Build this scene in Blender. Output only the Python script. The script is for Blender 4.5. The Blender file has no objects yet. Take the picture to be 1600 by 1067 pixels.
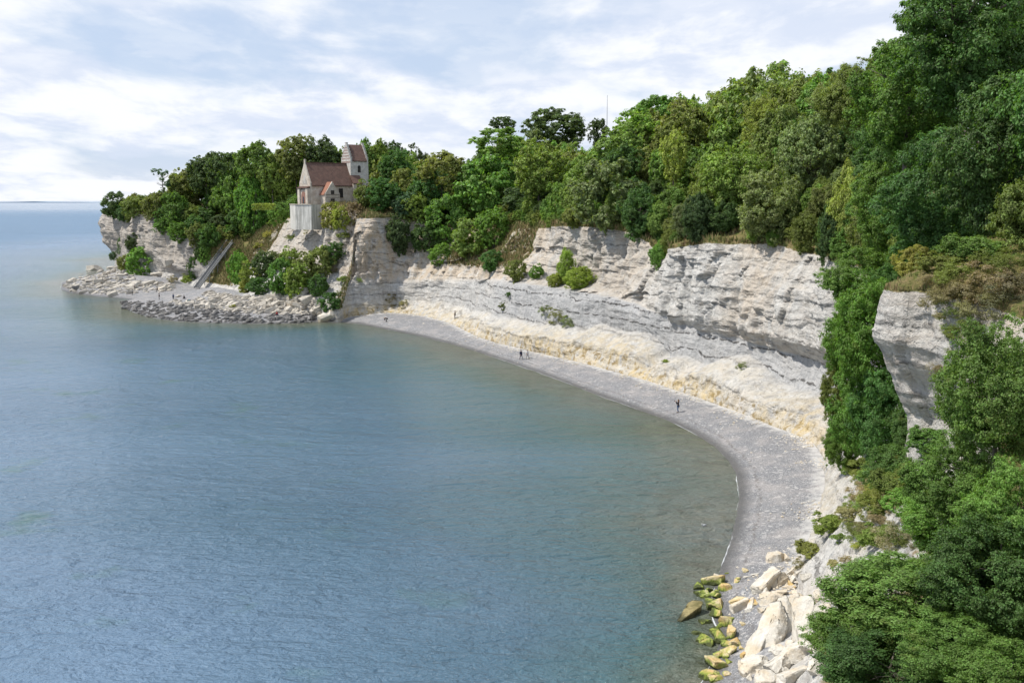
import bpy, bmesh, math, random
import numpy as np
from mathutils import Vector, Matrix
from mathutils.bvhtree import BVHTree

# ------------------------------------------------------------------ camera, sky, sun, exposure
SC = bpy.context.scene
COL = SC.collection
R = math.radians
F = 35.0 / 36.0 * 1600.0
CAMZ = 28.0
PITCH = math.atan((533.5 - 314.0) / F)
CP, SP = math.cos(PITCH), math.sin(PITCH)
cam_data = bpy.data.cameras.new('camera')
cam_data.lens = 35.0
cam_data.sensor_width = 36.0
cam_data.clip_start = 0.5
cam_data.clip_end = 120000.0
cam = bpy.data.objects.new('camera', cam_data)
cam.location = (0, 0, CAMZ)
cam.rotation_euler = (R(90) - PITCH, 0, 0)
COL.objects.link(cam)
SC.camera = cam
SC.view_settings.view_transform = 'Standard'
SC.view_settings.look = 'None'
SC.view_settings.exposure = 0.1
SC.view_settings.gamma = 1.0

SUN_DIR = Vector((-1.0, -0.06, 0)).normalized()
SUN_EL = R(56)
sun_data = bpy.data.lights.new('sun', 'SUN')
sun_data.energy = 4.6
sun_data.angle = R(0.6)
sun_data.color = (1.0, 0.95, 0.87)
sun = bpy.data.objects.new('sun', sun_data)
sd = Vector((SUN_DIR.x * math.cos(SUN_EL), SUN_DIR.y * math.cos(SUN_EL), math.sin(SUN_EL)))
sun.rotation_euler = sd.to_track_quat('Z', 'Y').to_euler()
sun.location = sd * 200
COL.objects.link(sun)

def build_world():
    w = bpy.data.worlds.new('World')
    SC.world = w
    w.use_nodes = True
    nt = w.node_tree
    N, L = nt.nodes, nt.links
    N.clear()
    out = N.new('ShaderNodeOutputWorld')
    bg = N.new('ShaderNodeBackground')
    bg.inputs['Strength'].default_value = 0.1
    L.new(bg.outputs[0], out.inputs[0])
    sky = N.new('ShaderNodeTexSky')
    sky.sky_type = 'NISHITA'
    sky.sun_disc = False
    sky.sun_elevation = SUN_EL
    sky.sun_rotation = math.atan2(SUN_DIR.x, SUN_DIR.y)
    sky.air_density = 1.0
    sky.dust_density = 0.6
    tc = N.new('ShaderNodeTexCoord')
    sep = N.new('ShaderNodeSeparateXYZ')
    L.new(tc.outputs['Generated'], sep.inputs[0])
    def m(op, a, b=None, c=None, clamp=False):
        n = N.new('ShaderNodeMath'); n.operation = op; n.use_clamp = clamp
        for i, v in enumerate((a, b, c)):
            if v is None: continue
            if isinstance(v, (int, float)): n.inputs[i].default_value = v
            else: L.new(v, n.inputs[i])
        return n.outputs[0]
    zz = m('MAXIMUM', sep.outputs[2], 0.0)
    # clouds lie on a flat layer: direction projected on it, softened towards the horizon
    den = m('ADD', zz, 0.09)
    px = m('DIVIDE', sep.outputs[0], den)
    py = m('DIVIDE', sep.outputs[1], den)
    comb = N.new('ShaderNodeCombineXYZ')
    L.new(px, comb.inputs[0]); L.new(py, comb.inputs[1])
    comb.inputs[2].default_value = 3.1
    def noise(vec, scale, detail, rough, dist=0.0):
        n = N.new('ShaderNodeTexNoise')
        n.inputs['Scale'].default_value = scale
        n.inputs['Detail'].default_value = detail
        n.inputs['Roughness'].default_value = rough
        n.inputs['Distortion'].default_value = dist
        L.new(vec, n.inputs['Vector'])
        return n.outputs[0]
    def ramp(val, a, b, c0=0.0, c1=1.0):
        n = N.new('ShaderNodeMapRange'); n.interpolation_type = 'SMOOTHSTEP'
        n.inputs[1].default_value = a; n.inputs[2].default_value = b
        n.inputs[3].default_value = c0; n.inputs[4].default_value = c1
        L.new(val, n.inputs[0]); return n.outputs[0]
    den2 = m('ADD', zz, 0.30)
    comb2 = N.new('ShaderNodeCombineXYZ')
    L.new(m('DIVIDE', sep.outputs[0], den2), comb2.inputs[0]); L.new(m('DIVIDE', m('MULTIPLY', zz, 3.2), den2), comb2.inputs[1]); comb2.inputs[2].default_value = 1.7
    nb = noise(comb2.outputs[0], 2.1, 9.0, 0.55, 0.25)
    nc = noise(comb2.outputs[0], 4.6, 8.0, 0.58, 0.2)
    n1 = noise(comb.outputs[0], 0.45, 8.0, 0.56, 0.7)
    n2 = noise(comb.outputs[0], 1.7, 7.0, 0.6, 0.3)
    mp = N.new('ShaderNodeMapping')
    mp.inputs['Scale'].default_value = (0.8, 1.5, 1.0)
    mp.inputs['Location'].default_value = (7.3, 1.2, 0)
    L.new(comb.outputs[0], mp.inputs[0])
    n3 = noise(mp.outputs[0], 0.5, 6.0, 0.55, 0.2)
    # cumulus puffs nearer the horizon, in direction space
    mp2 = N.new('ShaderNodeMapping')
    mp2.inputs['Scale'].default_value = (5.0, 5.0, 17.0)
    L.new(tc.outputs['Generated'], mp2.inputs[0])
    n4 = noise(mp2.outputs[0], 1.3, 8.0, 0.55, 0.1)
    sheet = m('ADD', m('MULTIPLY', nb, 0.88), m('MULTIPLY', n3, 0.12))
    cover = ramp(sheet, 0.38, 0.53, 0.2, 1.0)
    puff = ramp(n4, 0.48, 0.60)
    hz = ramp(zz, 0.0, 0.2, 1.0, 0.25)
    cover = m('MAXIMUM', cover, m('MULTIPLY', puff, hz))
    # milky air near the horizon, more open blue higher up
    low = ramp(zz, 0.0, 0.10, 0.5, 0.0)
    cover = m('MAXIMUM', cover, low)
    high = ramp(zz, 0.2, 0.5, 1.0, 0.34)
    cover = m('MULTIPLY', cover, high)
    mixs = N.new('ShaderNodeMix'); mixs.data_type = 'RGBA'
    shade = ramp(m('ADD', m('MULTIPLY', nc, 0.9), m('MULTIPLY', n2, 0.1)), 0.40, 0.58)
    bright = m('MAXIMUM', shade, m('MULTIPLY', puff, hz))
    L.new(bright, mixs.inputs[0])
    mixs.inputs[6].default_value = (6.9, 7.6, 9.0, 1)      # grey-blue cloud bellies
    mixs.inputs[7].default_value = (9.3, 9.5, 9.9, 1)      # sunlit white cloud
    # blue air: the sky itself, lifted a little by thin high cloud
    thin = N.new('ShaderNodeMix'); thin.data_type = 'RGBA'
    thin.inputs[0].default_value = 0.7
    L.new(sky.outputs[0], thin.inputs[6])
    thin.inputs[7].default_value = (5.6, 6.9, 9.2, 1)
    mix = N.new('ShaderNodeMix'); mix.data_type = 'RGBA'
    L.new(cover, mix.inputs[0])
    L.new(thin.outputs[2], mix.inputs[6])
    L.new(mixs.outputs[2], mix.inputs[7])
    L.new(mix.outputs[2], bg.inputs[0])
build_world()

# ------------------------------------------------------------------ general helpers
def project(x, y, z):
    fx, up = y * CP - (z - CAMZ) * SP, y * SP + (z - CAMZ) * CP
    return 800 + x / fx * F, 533.5 - up / fx * F

def ray(u, v):
    a, b = (u - 800) / F, (533.5 - v) / F
    return Vector((a, CP + b * SP, -SP + b * CP))

def at_z(u, v, z):
    d = ray(u, v); k = (z - CAMZ) / d.z
    return Vector((d.x * k, d.y * k, z))

def at_y(u, v, y):
    d = ray(u, v); k = y / d.y
    return Vector((d.x * k, y, CAMZ + d.z * k))

def z_for(y, v):
    b = (533.5 - v) / F
    return CAMZ + y * (-SP + b * CP) / (CP + b * SP)

def tag(o, label=None, cat=None, group=None, kind=None):
    if label: o['label'] = label
    if cat: o['category'] = cat
    if group: o['group'] = group
    if kind: o['kind'] = kind
    return o

def link(name, me, mats=(), parent=None):
    o = bpy.data.objects.new(name, me)
    COL.objects.link(o)
    if me is not None and not me.materials:
        for mt in (mats if isinstance(mats, (list, tuple)) else [mats]):
            me.materials.append(mt)
    if parent: o.parent = parent
    return o

def empty(name, loc=(0, 0, 0), rz=0.0):
    o = bpy.data.objects.new(name, None)
    o.empty_display_size = 0.3
    o.location = loc; o.rotation_euler = (0, 0, rz)
    COL.objects.link(o)
    return o

def mesh_np(name, V, Q, smooth=False):
    """mesh from numpy vertex array and (n,k) face array"""
    me = bpy.data.meshes.new(name)
    V = np.asarray(V, dtype=np.float32); Q = np.asarray(Q, dtype=np.int32)
    k = Q.shape[1]
    me.vertices.add(len(V)); me.vertices.foreach_set('co', V.ravel())
    me.loops.add(Q.size); me.loops.foreach_set('vertex_index', Q.ravel())
    me.polygons.add(len(Q))
    me.polygons.foreach_set('loop_start', np.arange(0, Q.size, k, dtype=np.int32))
    me.polygons.foreach_set('loop_total', np.full(len(Q), k, dtype=np.int32))
    me.polygons.foreach_set('use_smooth', np.full(len(Q), smooth, dtype=bool))
    me.update(calc_edges=True)
    return me

def grid_quads(nr, nc):
    i = np.arange(nr - 1)[:, None] * nc + np.arange(nc - 1)[None, :]
    return np.stack([i, i + 1, i + nc + 1, i + nc], -1).reshape(-1, 4)

def add_attr(me, name, arr):
    a = me.attributes.new(name, 'FLOAT', 'POINT')
    a.data.foreach_set('value', np.asarray(arr, dtype=np.float32).ravel())

# vectorised gradient-free value noise
def _hash(ix, iy, iz, seed):
    h = (ix.astype(np.int64) * 374761393 + iy.astype(np.int64) * 668265263 + iz.astype(np.int64) * 2147483647 + seed * 974634777) & 0xffffffff
    h = ((h ^ (h >> 13)) * 1274126177) & 0xffffffff
    h = ((h ^ (h >> 16)) * 2246822519) & 0xffffffff
    return ((h ^ (h >> 15)) & 0xffffff) / float(0xffffff)

def vnoise(x, y, z, seed=0):
    x, y, z = np.broadcast_arrays(np.asarray(x, float), np.asarray(y, float), np.asarray(z, float))
    ix, iy, iz = np.floor(x), np.floor(y), np.floor(z)
    fx, fy, fz = x - ix, y - iy, z - iz
    fx, fy, fz = [t * t * (3 - 2 * t) for t in (fx, fy, fz)]
    r = 0
    for a in (0, 1):
        for b in (0, 1):
            for c in (0, 1):
                w = (fx if a else 1 - fx) * (fy if b else 1 - fy) * (fz if c else 1 - fz)
                r = r + w * _hash(ix + a, iy + b, iz + c, seed)
    return r * 2 - 1

def fbm(x, y, z, seed=0, octv=4, gain=0.5):
    r, a, t = 0, 1.0, 0
    for o in range(octv):
        r = r + a * vnoise(np.asarray(x) * 2 ** o, np.asarray(y) * 2 ** o, np.asarray(z) * 2 ** o, seed + o * 17)
        t += a; a *= gain
    return r / t

class MB:
    """collects simple shapes into one mesh"""
    def __init__(self): self.v = []; self.f = []
    def add(self, vs, fs):
        k = len(self.v); self.v += [tuple(p) for p in vs]; self.f += [tuple(i + k for i in f) for f in fs]
    def box(self, x0, y0, z0, x1, y1, z1):
        self.add([(x0, y0, z0), (x1, y0, z0), (x1, y1, z0), (x0, y1, z0), (x0, y0, z1), (x1, y0, z1), (x1, y1, z1), (x0, y1, z1)],
                 [(0, 3, 2, 1), (4, 5, 6, 7), (0, 1, 5, 4), (1, 2, 6, 5), (2, 3, 7, 6), (3, 0, 4, 7)])
    def bar(self, a, b, w, h=None):
        a, b = Vector(a), Vector(b); h = h or w
        d = (b - a).normalized()
        s = d.cross(Vector((0, 0, 1)))
        s = s.normalized() if s.length > 1e-4 else Vector((1, 0, 0))
        t = s.cross(d).normalized()
        vs = [p + s * (w / 2 * i) + t * (h / 2 * j) for p in (a, b) for i, j in ((-1, -1), (1, -1), (1, 1), (-1, 1))]
        self.add(vs, [(0, 1, 2, 3), (7, 6, 5, 4), (0, 4, 5, 1), (1, 5, 6, 2), (2, 6, 7, 3), (3, 7, 4, 0)])
    def tube(self, pts, rad, n=8):
        k0 = len(self.v); m = len(pts)
        for i, p in enumerate(pts):
            p = Vector(p)
            d = (Vector(pts[min(i + 1, m - 1)]) - Vector(pts[max(i - 1, 0)])).normalized()
            s = d.cross(Vector((0.13, 0.91, 0.2))).normalized(); t = d.cross(s)
            r = rad[i] if isinstance(rad, (list, tuple)) else rad
            for j in range(n):
                a = 2 * math.pi * j / n
                self.v.append(tuple(p + s * (r * math.cos(a)) + t * (r * math.sin(a))))
        for i in range(m - 1):
            for j in range(n):
                self.f.append((k0 + i * n + j, k0 + i * n + (j + 1) % n, k0 + (i + 1) * n + (j + 1) % n, k0 + (i + 1) * n + j))
        self.f.append(tuple(k0 + j for j in range(n))[::-1]); self.f.append(tuple(k0 + (m - 1) * n + j for j in range(n)))
    def prism(self, poly, y0, y1):
        """poly of (x,z) swept along y"""
        n = len(poly)
        self.add([(x, y0, z) for x, z in poly] + [(x, y1, z) for x, z in poly],
                 [tuple(range(n)), tuple(range(2 * n - 1, n - 1, -1))] + [(i, i + n, (i + 1) % n + n, (i + 1) % n) for i in range(n)])
    def mesh(self, name, smooth=False):
        me = bpy.data.meshes.new(name); me.from_pydata(self.v, [], self.f)
        bm = bmesh.new(); bm.from_mesh(me); bmesh.ops.recalc_face_normals(bm, faces=bm.faces); bm.to_mesh(me); bm.free()
        if smooth: me.polygons.foreach_set('use_smooth', [True] * len(me.polygons))
        return me
    def build(self, name, mat, parent=None, smooth=False):
        return link(name, self.mesh(name, smooth), mat, parent)

# ------------------------------------------------------------------ materials
class NT:
    def __init__(self, name):
        self.m = bpy.data.materials.new(name); self.m.use_nodes = True
        self.n = self.m.node_tree.nodes; self.l = self.m.node_tree.links
        self.n.clear()
        self.out = self.n.new('ShaderNodeOutputMaterial')
        self.p = self.n.new('ShaderNodeBsdfPrincipled')
        self.l.new(self.p.outputs[0], self.out.inputs[0])
        self.p.inputs['Specular IOR Level'].default_value = 0.3
    def pos(self, scale=(1, 1, 1), obj=False):
        if obj:
            s = self.n.new('ShaderNodeTexCoord').outputs['Object']
        else:
            s = self.n.new('ShaderNodeNewGeometry').outputs['Position']
        mp = self.n.new('ShaderNodeMapping'); mp.inputs['Scale'].default_value = scale
        self.l.new(s, mp.inputs[0]); return mp.outputs[0]
    def noise(self, vec, scale, detail=4, rough=0.5, dist=0):
        n = self.n.new('ShaderNodeTexNoise')
        n.inputs['Scale'].default_value = scale; n.inputs['Detail'].default_value = detail
        n.inputs['Roughness'].default_value = rough; n.inputs['Distortion'].default_value = dist
        self.l.new(vec, n.inputs['Vector']); return n.outputs[0]
    def voro(self, vec, scale, feat='F1', rnd=1.0):
        n = self.n.new('ShaderNodeTexVoronoi'); n.feature = feat
        n.inputs['Scale'].default_value = scale; n.inputs['Randomness'].default_value = rnd
        self.l.new(vec, n.inputs['Vector']); return n
    def rmp(self, val, a, b, c=0.0, d=1.0):
        n = self.n.new('ShaderNodeMapRange')
        n.inputs[1].default_value = a; n.inputs[2].default_value = b; n.inputs[3].default_value = c; n.inputs[4].default_value = d
        self.l.new(val, n.inputs[0]); return n.outputs[0]
    def math(self, op, a, b=0.0, clamp=False):
        n = self.n.new('ShaderNodeMath'); n.operation = op; n.use_clamp = clamp
        for i, v in enumerate((a, b)):
            if isinstance(v, (int, float)): n.inputs[i].default_value = v
            else: self.l.new(v, n.inputs[i])
        return n.outputs[0]
    def mix(self, f, a, b, mode='MIX'):
        n = self.n.new('ShaderNodeMix'); n.data_type = 'RGBA'; n.blend_type = mode
        for i, v in ((0, f), (6, a), (7, b)):
            if isinstance(v, (int, float)): n.inputs[i].default_value = v
            elif isinstance(v, tuple): n.inputs[i].default_value = v if len(v) == 4 else v + (1,)
            else: self.l.new(v, n.inputs[i])
        return n.outputs[2]
    def attr(self, name):
        n = self.n.new('ShaderNodeAttribute'); n.attribute_name = name; return n.outputs['Fac']
    def base(self, c):
        if isinstance(c, tuple): self.p.inputs['Base Color'].default_value = c + (1,)
        else: self.l.new(c, self.p.inputs['Base Color'])
    def rough(self, r):
        if isinstance(r, (int, float)): self.p.inputs['Roughness'].default_value = r
        else: self.l.new(r, self.p.inputs['Roughness'])
    def bump(self, h, strength=0.5, dist=0.1, prev=None):
        b = self.n.new('ShaderNodeBump'); b.inputs['Strength'].default_value = strength
        b.inputs['Distance'].default_value = dist
        self.l.new(h, b.inputs['Height'])
        if prev is not None: self.l.new(prev, b.inputs['Normal'])
        self.l.new(b.outputs[0], self.p.inputs['Normal']); return b.outputs[0]

def simple(name, col, rough=0.7, var=0.25, scale=3.0, metal=0.0, bump=0.0):
    t = NT(name); v = t.pos()
    n = t.noise(v, scale, 5, 0.6)
    c2 = tuple(x * (1 - var) for x in col); c3 = tuple(min(1, x * (1 + var)) for x in col)
    t.base(t.mix(t.rmp(n, 0.3, 0.7), c2, c3)); t.rough(rough)
    t.p.inputs['Metallic'].default_value = metal
    if bump: t.bump(n, 0.6, bump)
    return t.m

def leaf_material():
    t = NT('foliage')
    oi = t.n.new('ShaderNodeObjectInfo')
    geo = t.n.new('ShaderNodeNewGeometry')
    isl = geo.outputs['Random Per Island']
    hs = t.n.new('ShaderNodeHueSaturation')
    t.l.new(oi.outputs['Color'], hs.inputs['Color'])
    t.l.new(t.rmp(isl, 0, 1, 0.475, 0.500), hs.inputs['Hue'])
    n = t.noise(t.pos(), 0.35, 3, 0.5)
    val = t.math('MULTIPLY', t.rmp(isl, 0, 1, 0.55, 1.75), t.rmp(n, 0.3, 0.7, 0.8, 1.35))
    t.l.new(val, hs.inputs['Value'])
    col = hs.outputs[0]
    # a few yellowed clumps
    n2 = t.noise(t.pos(), 0.9, 2, 0.5)
    col = t.mix(t.rmp(n2, 0.64, 0.78, 0, 0.35), col, (0.20, 0.17, 0.03))
    t.base(col); t.rough(0.5)
    t.p.inputs['Specular IOR Level'].default_value = 0.25
    tr = t.n.new('ShaderNodeBsdfTranslucent')
    t.l.new(t.mix(1.0, col, (1.6, 1.7, 0.6), 'MULTIPLY'), tr.inputs[0])
    ms = t.n.new('ShaderNodeMixShader'); ms.inputs[0].default_value = 0.38
    t.l.new(t.p.outputs[0], ms.inputs[1]); t.l.new(tr.outputs[0], ms.inputs[2])
    t.l.new(ms.outputs[0], t.out.inputs[0])
    return t.m

def cliff_material():
    t = NT('chalk_cliff')
    P = t.pos()
    yel, brn, grs, gry, lay = (t.attr(k) for k in ('yel', 'brn', 'grs', 'gry', 'lay'))
    big = t.noise(P, 0.25, 5, 0.6)
    med = t.noise(P, 1.3, 6, 0.62)
    fin = t.noise(P, 6.0, 5, 0.65)
    # bedding: noise that varies fast with the layer height, slowly along the face
    geo = t.n.new('ShaderNodeSeparateXYZ'); t.l.new(P, geo.inputs[0])
    cb = t.n.new('ShaderNodeCombineXYZ')
    t.l.new(t.math('MULTIPLY', geo.outputs[0], 0.16), cb.inputs[0])
    t.l.new(t.math('MULTIPLY', geo.outputs[1], 0.16), cb.inputs[1])
    warp = t.math('MULTIPLY', t.math('SUBTRACT', big, 0.5), 1.9)
    lz = t.math('ADD', lay, warp)
    t.l.new(lz, cb.inputs[2])
    bed = t.noise(cb.outputs[0], 1.9, 4, 0.65, 0.15)
    # vertical weathering streaks
    st = t.noise(t.pos((1.2, 1.2, 0.12)), 1.6, 5, 0.6)
    base = t.mix(t.rmp(med, 0.3, 0.7), (0.44, 0.425, 0.40), (0.62, 0.605, 0.57))
    base = t.mix(t.rmp(bed, 0.36, 0.5, 0.7, 0.0), base, (0.30, 0.28, 0.255))
    base = t.mix(t.rmp(st, 0.5, 0.68, 0.0, 0.6), base, (0.30, 0.30, 0.30))
    base = t.mix(t.rmp(big, 0.52, 0.66, 0.0, 0.35), base, (0.62, 0.55, 0.46))
    # thin dark flint bands, broken along their length
    saw = t.math('FRACT', t.math('MULTIPLY', lz, 0.42))
    line = t.rmp(t.math('ABSOLUTE', t.math('SUBTRACT', saw, 0.5)), 0.02, 0.07, 1.0, 0.0)
    brk = t.rmp(t.noise(P, 0.9, 5, 0.7), 0.45, 0.52)
    line = t.math('MULTIPLY', line, brk, True)
    base = t.mix(t.math('MULTIPLY', gry, 0.88), base, t.mix(t.rmp(med, .3, .7), (0.26, 0.235, 0.21), (0.46, 0.43, 0.39)))
    vs = t.noise(t.pos((0.5, 0.5, 0.16)), 1.0, 6, 0.65)
    base = t.mix(t.math('MULTIPLY', brn, t.rmp(vs, 0.36, 0.56)), base, t.mix(t.rmp(fin, .35, .65), (0.42, 0.33, 0.24), (0.60, 0.51, 0.40)))
    base = t.mix(t.math('MULTIPLY', brn, t.rmp(t.noise(P, 0.45, 6, 0.7), 0.55, 0.68, 0, 0.8)), base, (0.22, 0.17, 0.11))
    yn = t.math('MULTIPLY', t.math('MULTIPLY', yel, t.rmp(t.noise(P, 0.13, 3, .6), 0.36, 0.6, 0.25, 1.0)), t.rmp(t.noise(t.pos((1, 1, 0.4)), 0.8, 6, 0.65), 0.36, 0.58), True)
    base = t.mix(t.math('MULTIPLY', yn, 0.95), base, t.mix(t.rmp(fin, .35, .65), (0.48, 0.35, 0.15), (0.64, 0.54, 0.36)))
    yd = t.math('MULTIPLY', t.rmp(yel, 0.7, 1.0), t.rmp(t.noise(P, 1.1, 4, 0.6), 0.52, 0.62), True)
    base = t.mix(t.math('MULTIPLY', yd, 0.7), base, (0.24, 0.16, 0.04))
    base = t.mix(t.math('MULTIPLY', t.attr('wal'), 0.72), base, t.mix(t.rmp(st, .35, .65), (0.44, 0.44, 0.44), (0.33, 0.335, 0.345)))  # lower wall: grey chalk, tinted further to paint in its shade
    base = t.mix(t.math('MULTIPLY', line, t.math('MULTIPLY', t.rmp(yel, 0.0, 0.5, 1.0, 0.15), t.rmp(t.attr('wal'), 0.0, 1.0, 0.4, 0.9))), base, (0.09, 0.085, 0.08))
    gcol = t.mix(t.rmp(med, 0.35, 0.65), (0.10, 0.12, 0.03), (0.24, 0.18, 0.09))
    gm = t.rmp(t.math('ADD', grs, t.math('MULTIPLY', t.math('SUBTRACT', med, 0.5), 0.9)), 0.42, 0.58)
    base = t.mix(gm, base, gcol)
    t.base(base); t.rough(0.9)
    t.p.inputs['Specular IOR Level'].default_value = 0.15
    b1 = t.bump(t.math('ADD', t.math('MULTIPLY', bed, 0.9), t.math('MULTIPLY', line, -0.4)), 0.9, 0.35)
    cr = t.voro(t.pos((1, 1, 0.55)), 0.9, 'DISTANCE_TO_EDGE').outputs['Distance']
    b2 = t.bump(t.rmp(cr, 0.0, 0.06), 0.35, 0.15, b1)
    t.bump(t.math('ADD', med, t.math('MULTIPLY', fin, 0.4)), 0.9, 0.45, b2)
    return t.m

def beach_material():
    t = NT('shingle')
    P = t.pos()
    sh, top = t.attr('shore'), t.attr('top')
    v = t.voro(P, 17.0)
    v2 = t.voro(P, 3.5)
    big = t.noise(P, 0.35, 4, 0.6)
    band = t.noise(t.pos(), 1.2, 5, 0.6)
    c = t.mix(t.rmp(t.noise(P, 5.0, 3, .7), .35, .65), (0.165, 0.166, 0.172), (0.235, 0.236, 0.243))
    sp = t.n.new('ShaderNodeSeparateColor'); t.l.new(v.outputs['Color'], sp.inputs[0])
    c = t.mix(t.rmp(sp.outputs[0], 0.90, 0.94, 0, .8), c, (0.62, 0.60, 0.57))
    c = t.mix(t.rmp(sp.outputs[1], 0.88, 0.93), c, (0.07, 0.07, 0.08))
    sp2 = t.n.new('ShaderNodeSeparateColor'); t.l.new(v2.outputs['Color'], sp2.inputs[0])
    c = t.mix(t.rmp(sp2.outputs[0], 0.93, 0.96, 0, 0.4), c, (0.60, 0.58, 0.55))
    c = t.mix(t.rmp(big, 0.45, 0.65, 0, 0.35), c, (0.42, 0.38, 0.35))
    # chalk rubble washed out of the cliff foot
    w = t.rmp(t.math('ADD', top, t.math('MULTIPLY', t.math('SUBTRACT', band, 0.5), 1.3)), 0.5, 0.9)
    c = t.mix(t.math('MULTIPLY', w, 0.8), c, (0.52, 0.505, 0.48))
    # wet shingle at the water's edge: darker and shinier
    wet = t.rmp(t.math('ADD', sh, t.math('MULTIPLY', t.math('SUBTRACT', band, 0.5), 0.8)), 0.3, 1.5, 1.0, 0.0)
    wet = t.math('MINIMUM', wet, 1.0, True)
    wr = t.math('ABSOLUTE', t.math('SUBTRACT', t.math('ADD', sh, t.math('MULTIPLY', t.noise(P, 0.5, 4, .6), 1.6)), 2.6))
    wr = t.math('MULTIPLY', t.rmp(wr, 0.0, 0.28, 1.0, 0.0), t.rmp(t.noise(P, 2.5, 4, .7), 0.45, 0.6))
    c = t.mix(t.math('MULTIPLY', wr, 0.7), c, (0.07, 0.055, 0.04))
    c = t.mix(t.math('MULTIPLY', wet, 0.8), c, (0.07, 0.068, 0.065))
    t.base(c); t.rough(t.rmp(wet, 0, 1, 0.9, 0.35))
    b = t.bump(v.outputs['Distance'], 0.5, 0.05)
    t.bump(t.noise(P, 2.0, 5, .7), 0.45, 0.12, b)
    return t.m

def sea_material():
    t = NT('sea_water')
    d = t.attr('depth')
    P = t.pos()
    n = t.noise(P, 0.045, 4, 0.55)
    n2 = t.noise(P, 0.10, 4, 0.6)
    dd = t.math('ADD', d, t.math('MULTIPLY', t.math('SUBTRACT', n, 0.5), 16.0))
    c = t.mix(t.rmp(dd, 0.0, 9.0), (0.140, 0.142, 0.088), (0.068, 0.108, 0.075))
    c = t.mix(t.rmp(dd, 6.0, 16.0), c, (0.045, 0.118, 0.122))
    c = t.mix(t.rmp(dd, 12.0, 34.0), c, (0.066, 0.138, 0.198))
    c = t.mix(t.rmp(dd, 32.0, 95.0), c, (0.130, 0.212, 0.310))
    c = t.mix(t.rmp(t.noise(t.pos((0.35, 1, 1)), 0.018, 5, 0.6), 0.42, 0.62, 0.0, 0.3), c, (0.14, 0.21, 0.29))
    stn = t.voro(P, 0.9)
    c = t.mix(t.math('MULTIPLY', t.rmp(stn.outputs['Distance'], 0.1, 0.5, 1.0, 0.0), t.rmp(dd, 1.0, 11.0, 0.45, 0.0)), c, (0.19, 0.18, 0.13))
    # pale chalk bottom and weed showing through in patches
    c = t.mix(t.math('MULTIPLY', t.rmp(n2, 0.60, 0.72), t.rmp(dd, 20.0, 60.0, 0.0, 0.55)), c, (0.07, 0.16, 0.11))
    c = t.mix(t.math('MULTIPLY', t.rmp(t.noise(P, 0.3, 5, .6), 0.5, 0.62), t.rmp(dd, 2.0, 16.0, 0.35, 0.0)), c, (0.045, 0.055, 0.035))
    sy_ = t.n.new('ShaderNodeSeparateXYZ'); t.l.new(P, sy_.inputs[0])
    calm = t.rmp(t.math('ADD', sy_.outputs[1], t.math('MULTIPLY', n, 1500.0)), 2600.0, 4200.0)
    far = t.rmp(d, 15.0, 190.0, 0.0, 1.0)
    rgh = t.math('SUBTRACT', t.rmp(far, 0, 1, 0.13, 0.40), t.math('MULTIPLY', calm, 0.28))
    t.base(c); t.rough(rgh)
    t.l.new(t.math('ADD', t.rmp(far, 0, 1, 0.5, 0.34), t.math('MULTIPLY', calm, 0.2)), t.p.inputs['Specular IOR Level'])
    t.p.inputs['IOR'].default_value = 1.33
    # wind waves running towards the shore: long crests, several sizes
    cm = t.n.new('ShaderNodeMapping'); cm.inputs['Rotation'].default_value = (0, 0, R(-14))
    cm.inputs['Scale'].default_value = (0.36, 1.0, 1.0)
    t.l.new(t.n.new('ShaderNodeNewGeometry').outputs['Position'], cm.inputs[0])
    w1 = t.noise(cm.outputs[0], 0.42, 3, 0.55, 0.6)
    cm2 = t.n.new('ShaderNodeMapping'); cm2.inputs['Rotation'].default_value = (0, 0, R(8))
    cm2.inputs['Scale'].default_value = (0.5, 1.0, 1.0)
    t.l.new(t.n.new('ShaderNodeNewGeometry').outputs['Position'], cm2.inputs[0])
    w2 = t.noise(cm2.outputs[0], 1.5, 4, 0.6, 0.5)
    w3 = t.noise(t.pos((0.6, 1, 1)), 5.0, 4, 0.6, 0.3)
    gust = t.rmp(t.noise(t.pos((0.5, 1, 1)), 0.02, 3, 0.5), 0.3, 0.7, 0.55, 1.2)
    h = t.math('ADD', t.math('MULTIPLY', w1, 1.5), t.math('ADD', t.math('MULTIPLY', w2, 0.72), t.math('MULTIPLY', w3, 0.30)))
    sp_ = t.n.new('ShaderNodeSeparateXYZ'); t.l.new(P, sp_.inputs[0])
    ph = t.math('ADD', t.math('MULTIPLY', sp_.outputs[1], 2.1), t.math('MULTIPLY', sp_.outputs[0], 0.75))
    ph = t.math('ADD', ph, t.math('MULTIPLY', t.noise(t.pos((0.5, 1, 1)), 0.22, 4, 0.65), 13.0))
    rip = t.math('MULTIPLY', t.math('SINE', ph), t.math('MULTIPLY', t.rmp(d, 1.0, 30.0, 0.15, 0.0), t.rmp(t.noise(P, 0.4, 3, .6), 0.35, 0.6, 0.2, 1.0)))
    h = t.math('ADD', t.math('MULTIPLY', h, gust), rip)
    t.bump(h, 1.0, 1.0)
    return t.m

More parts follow.
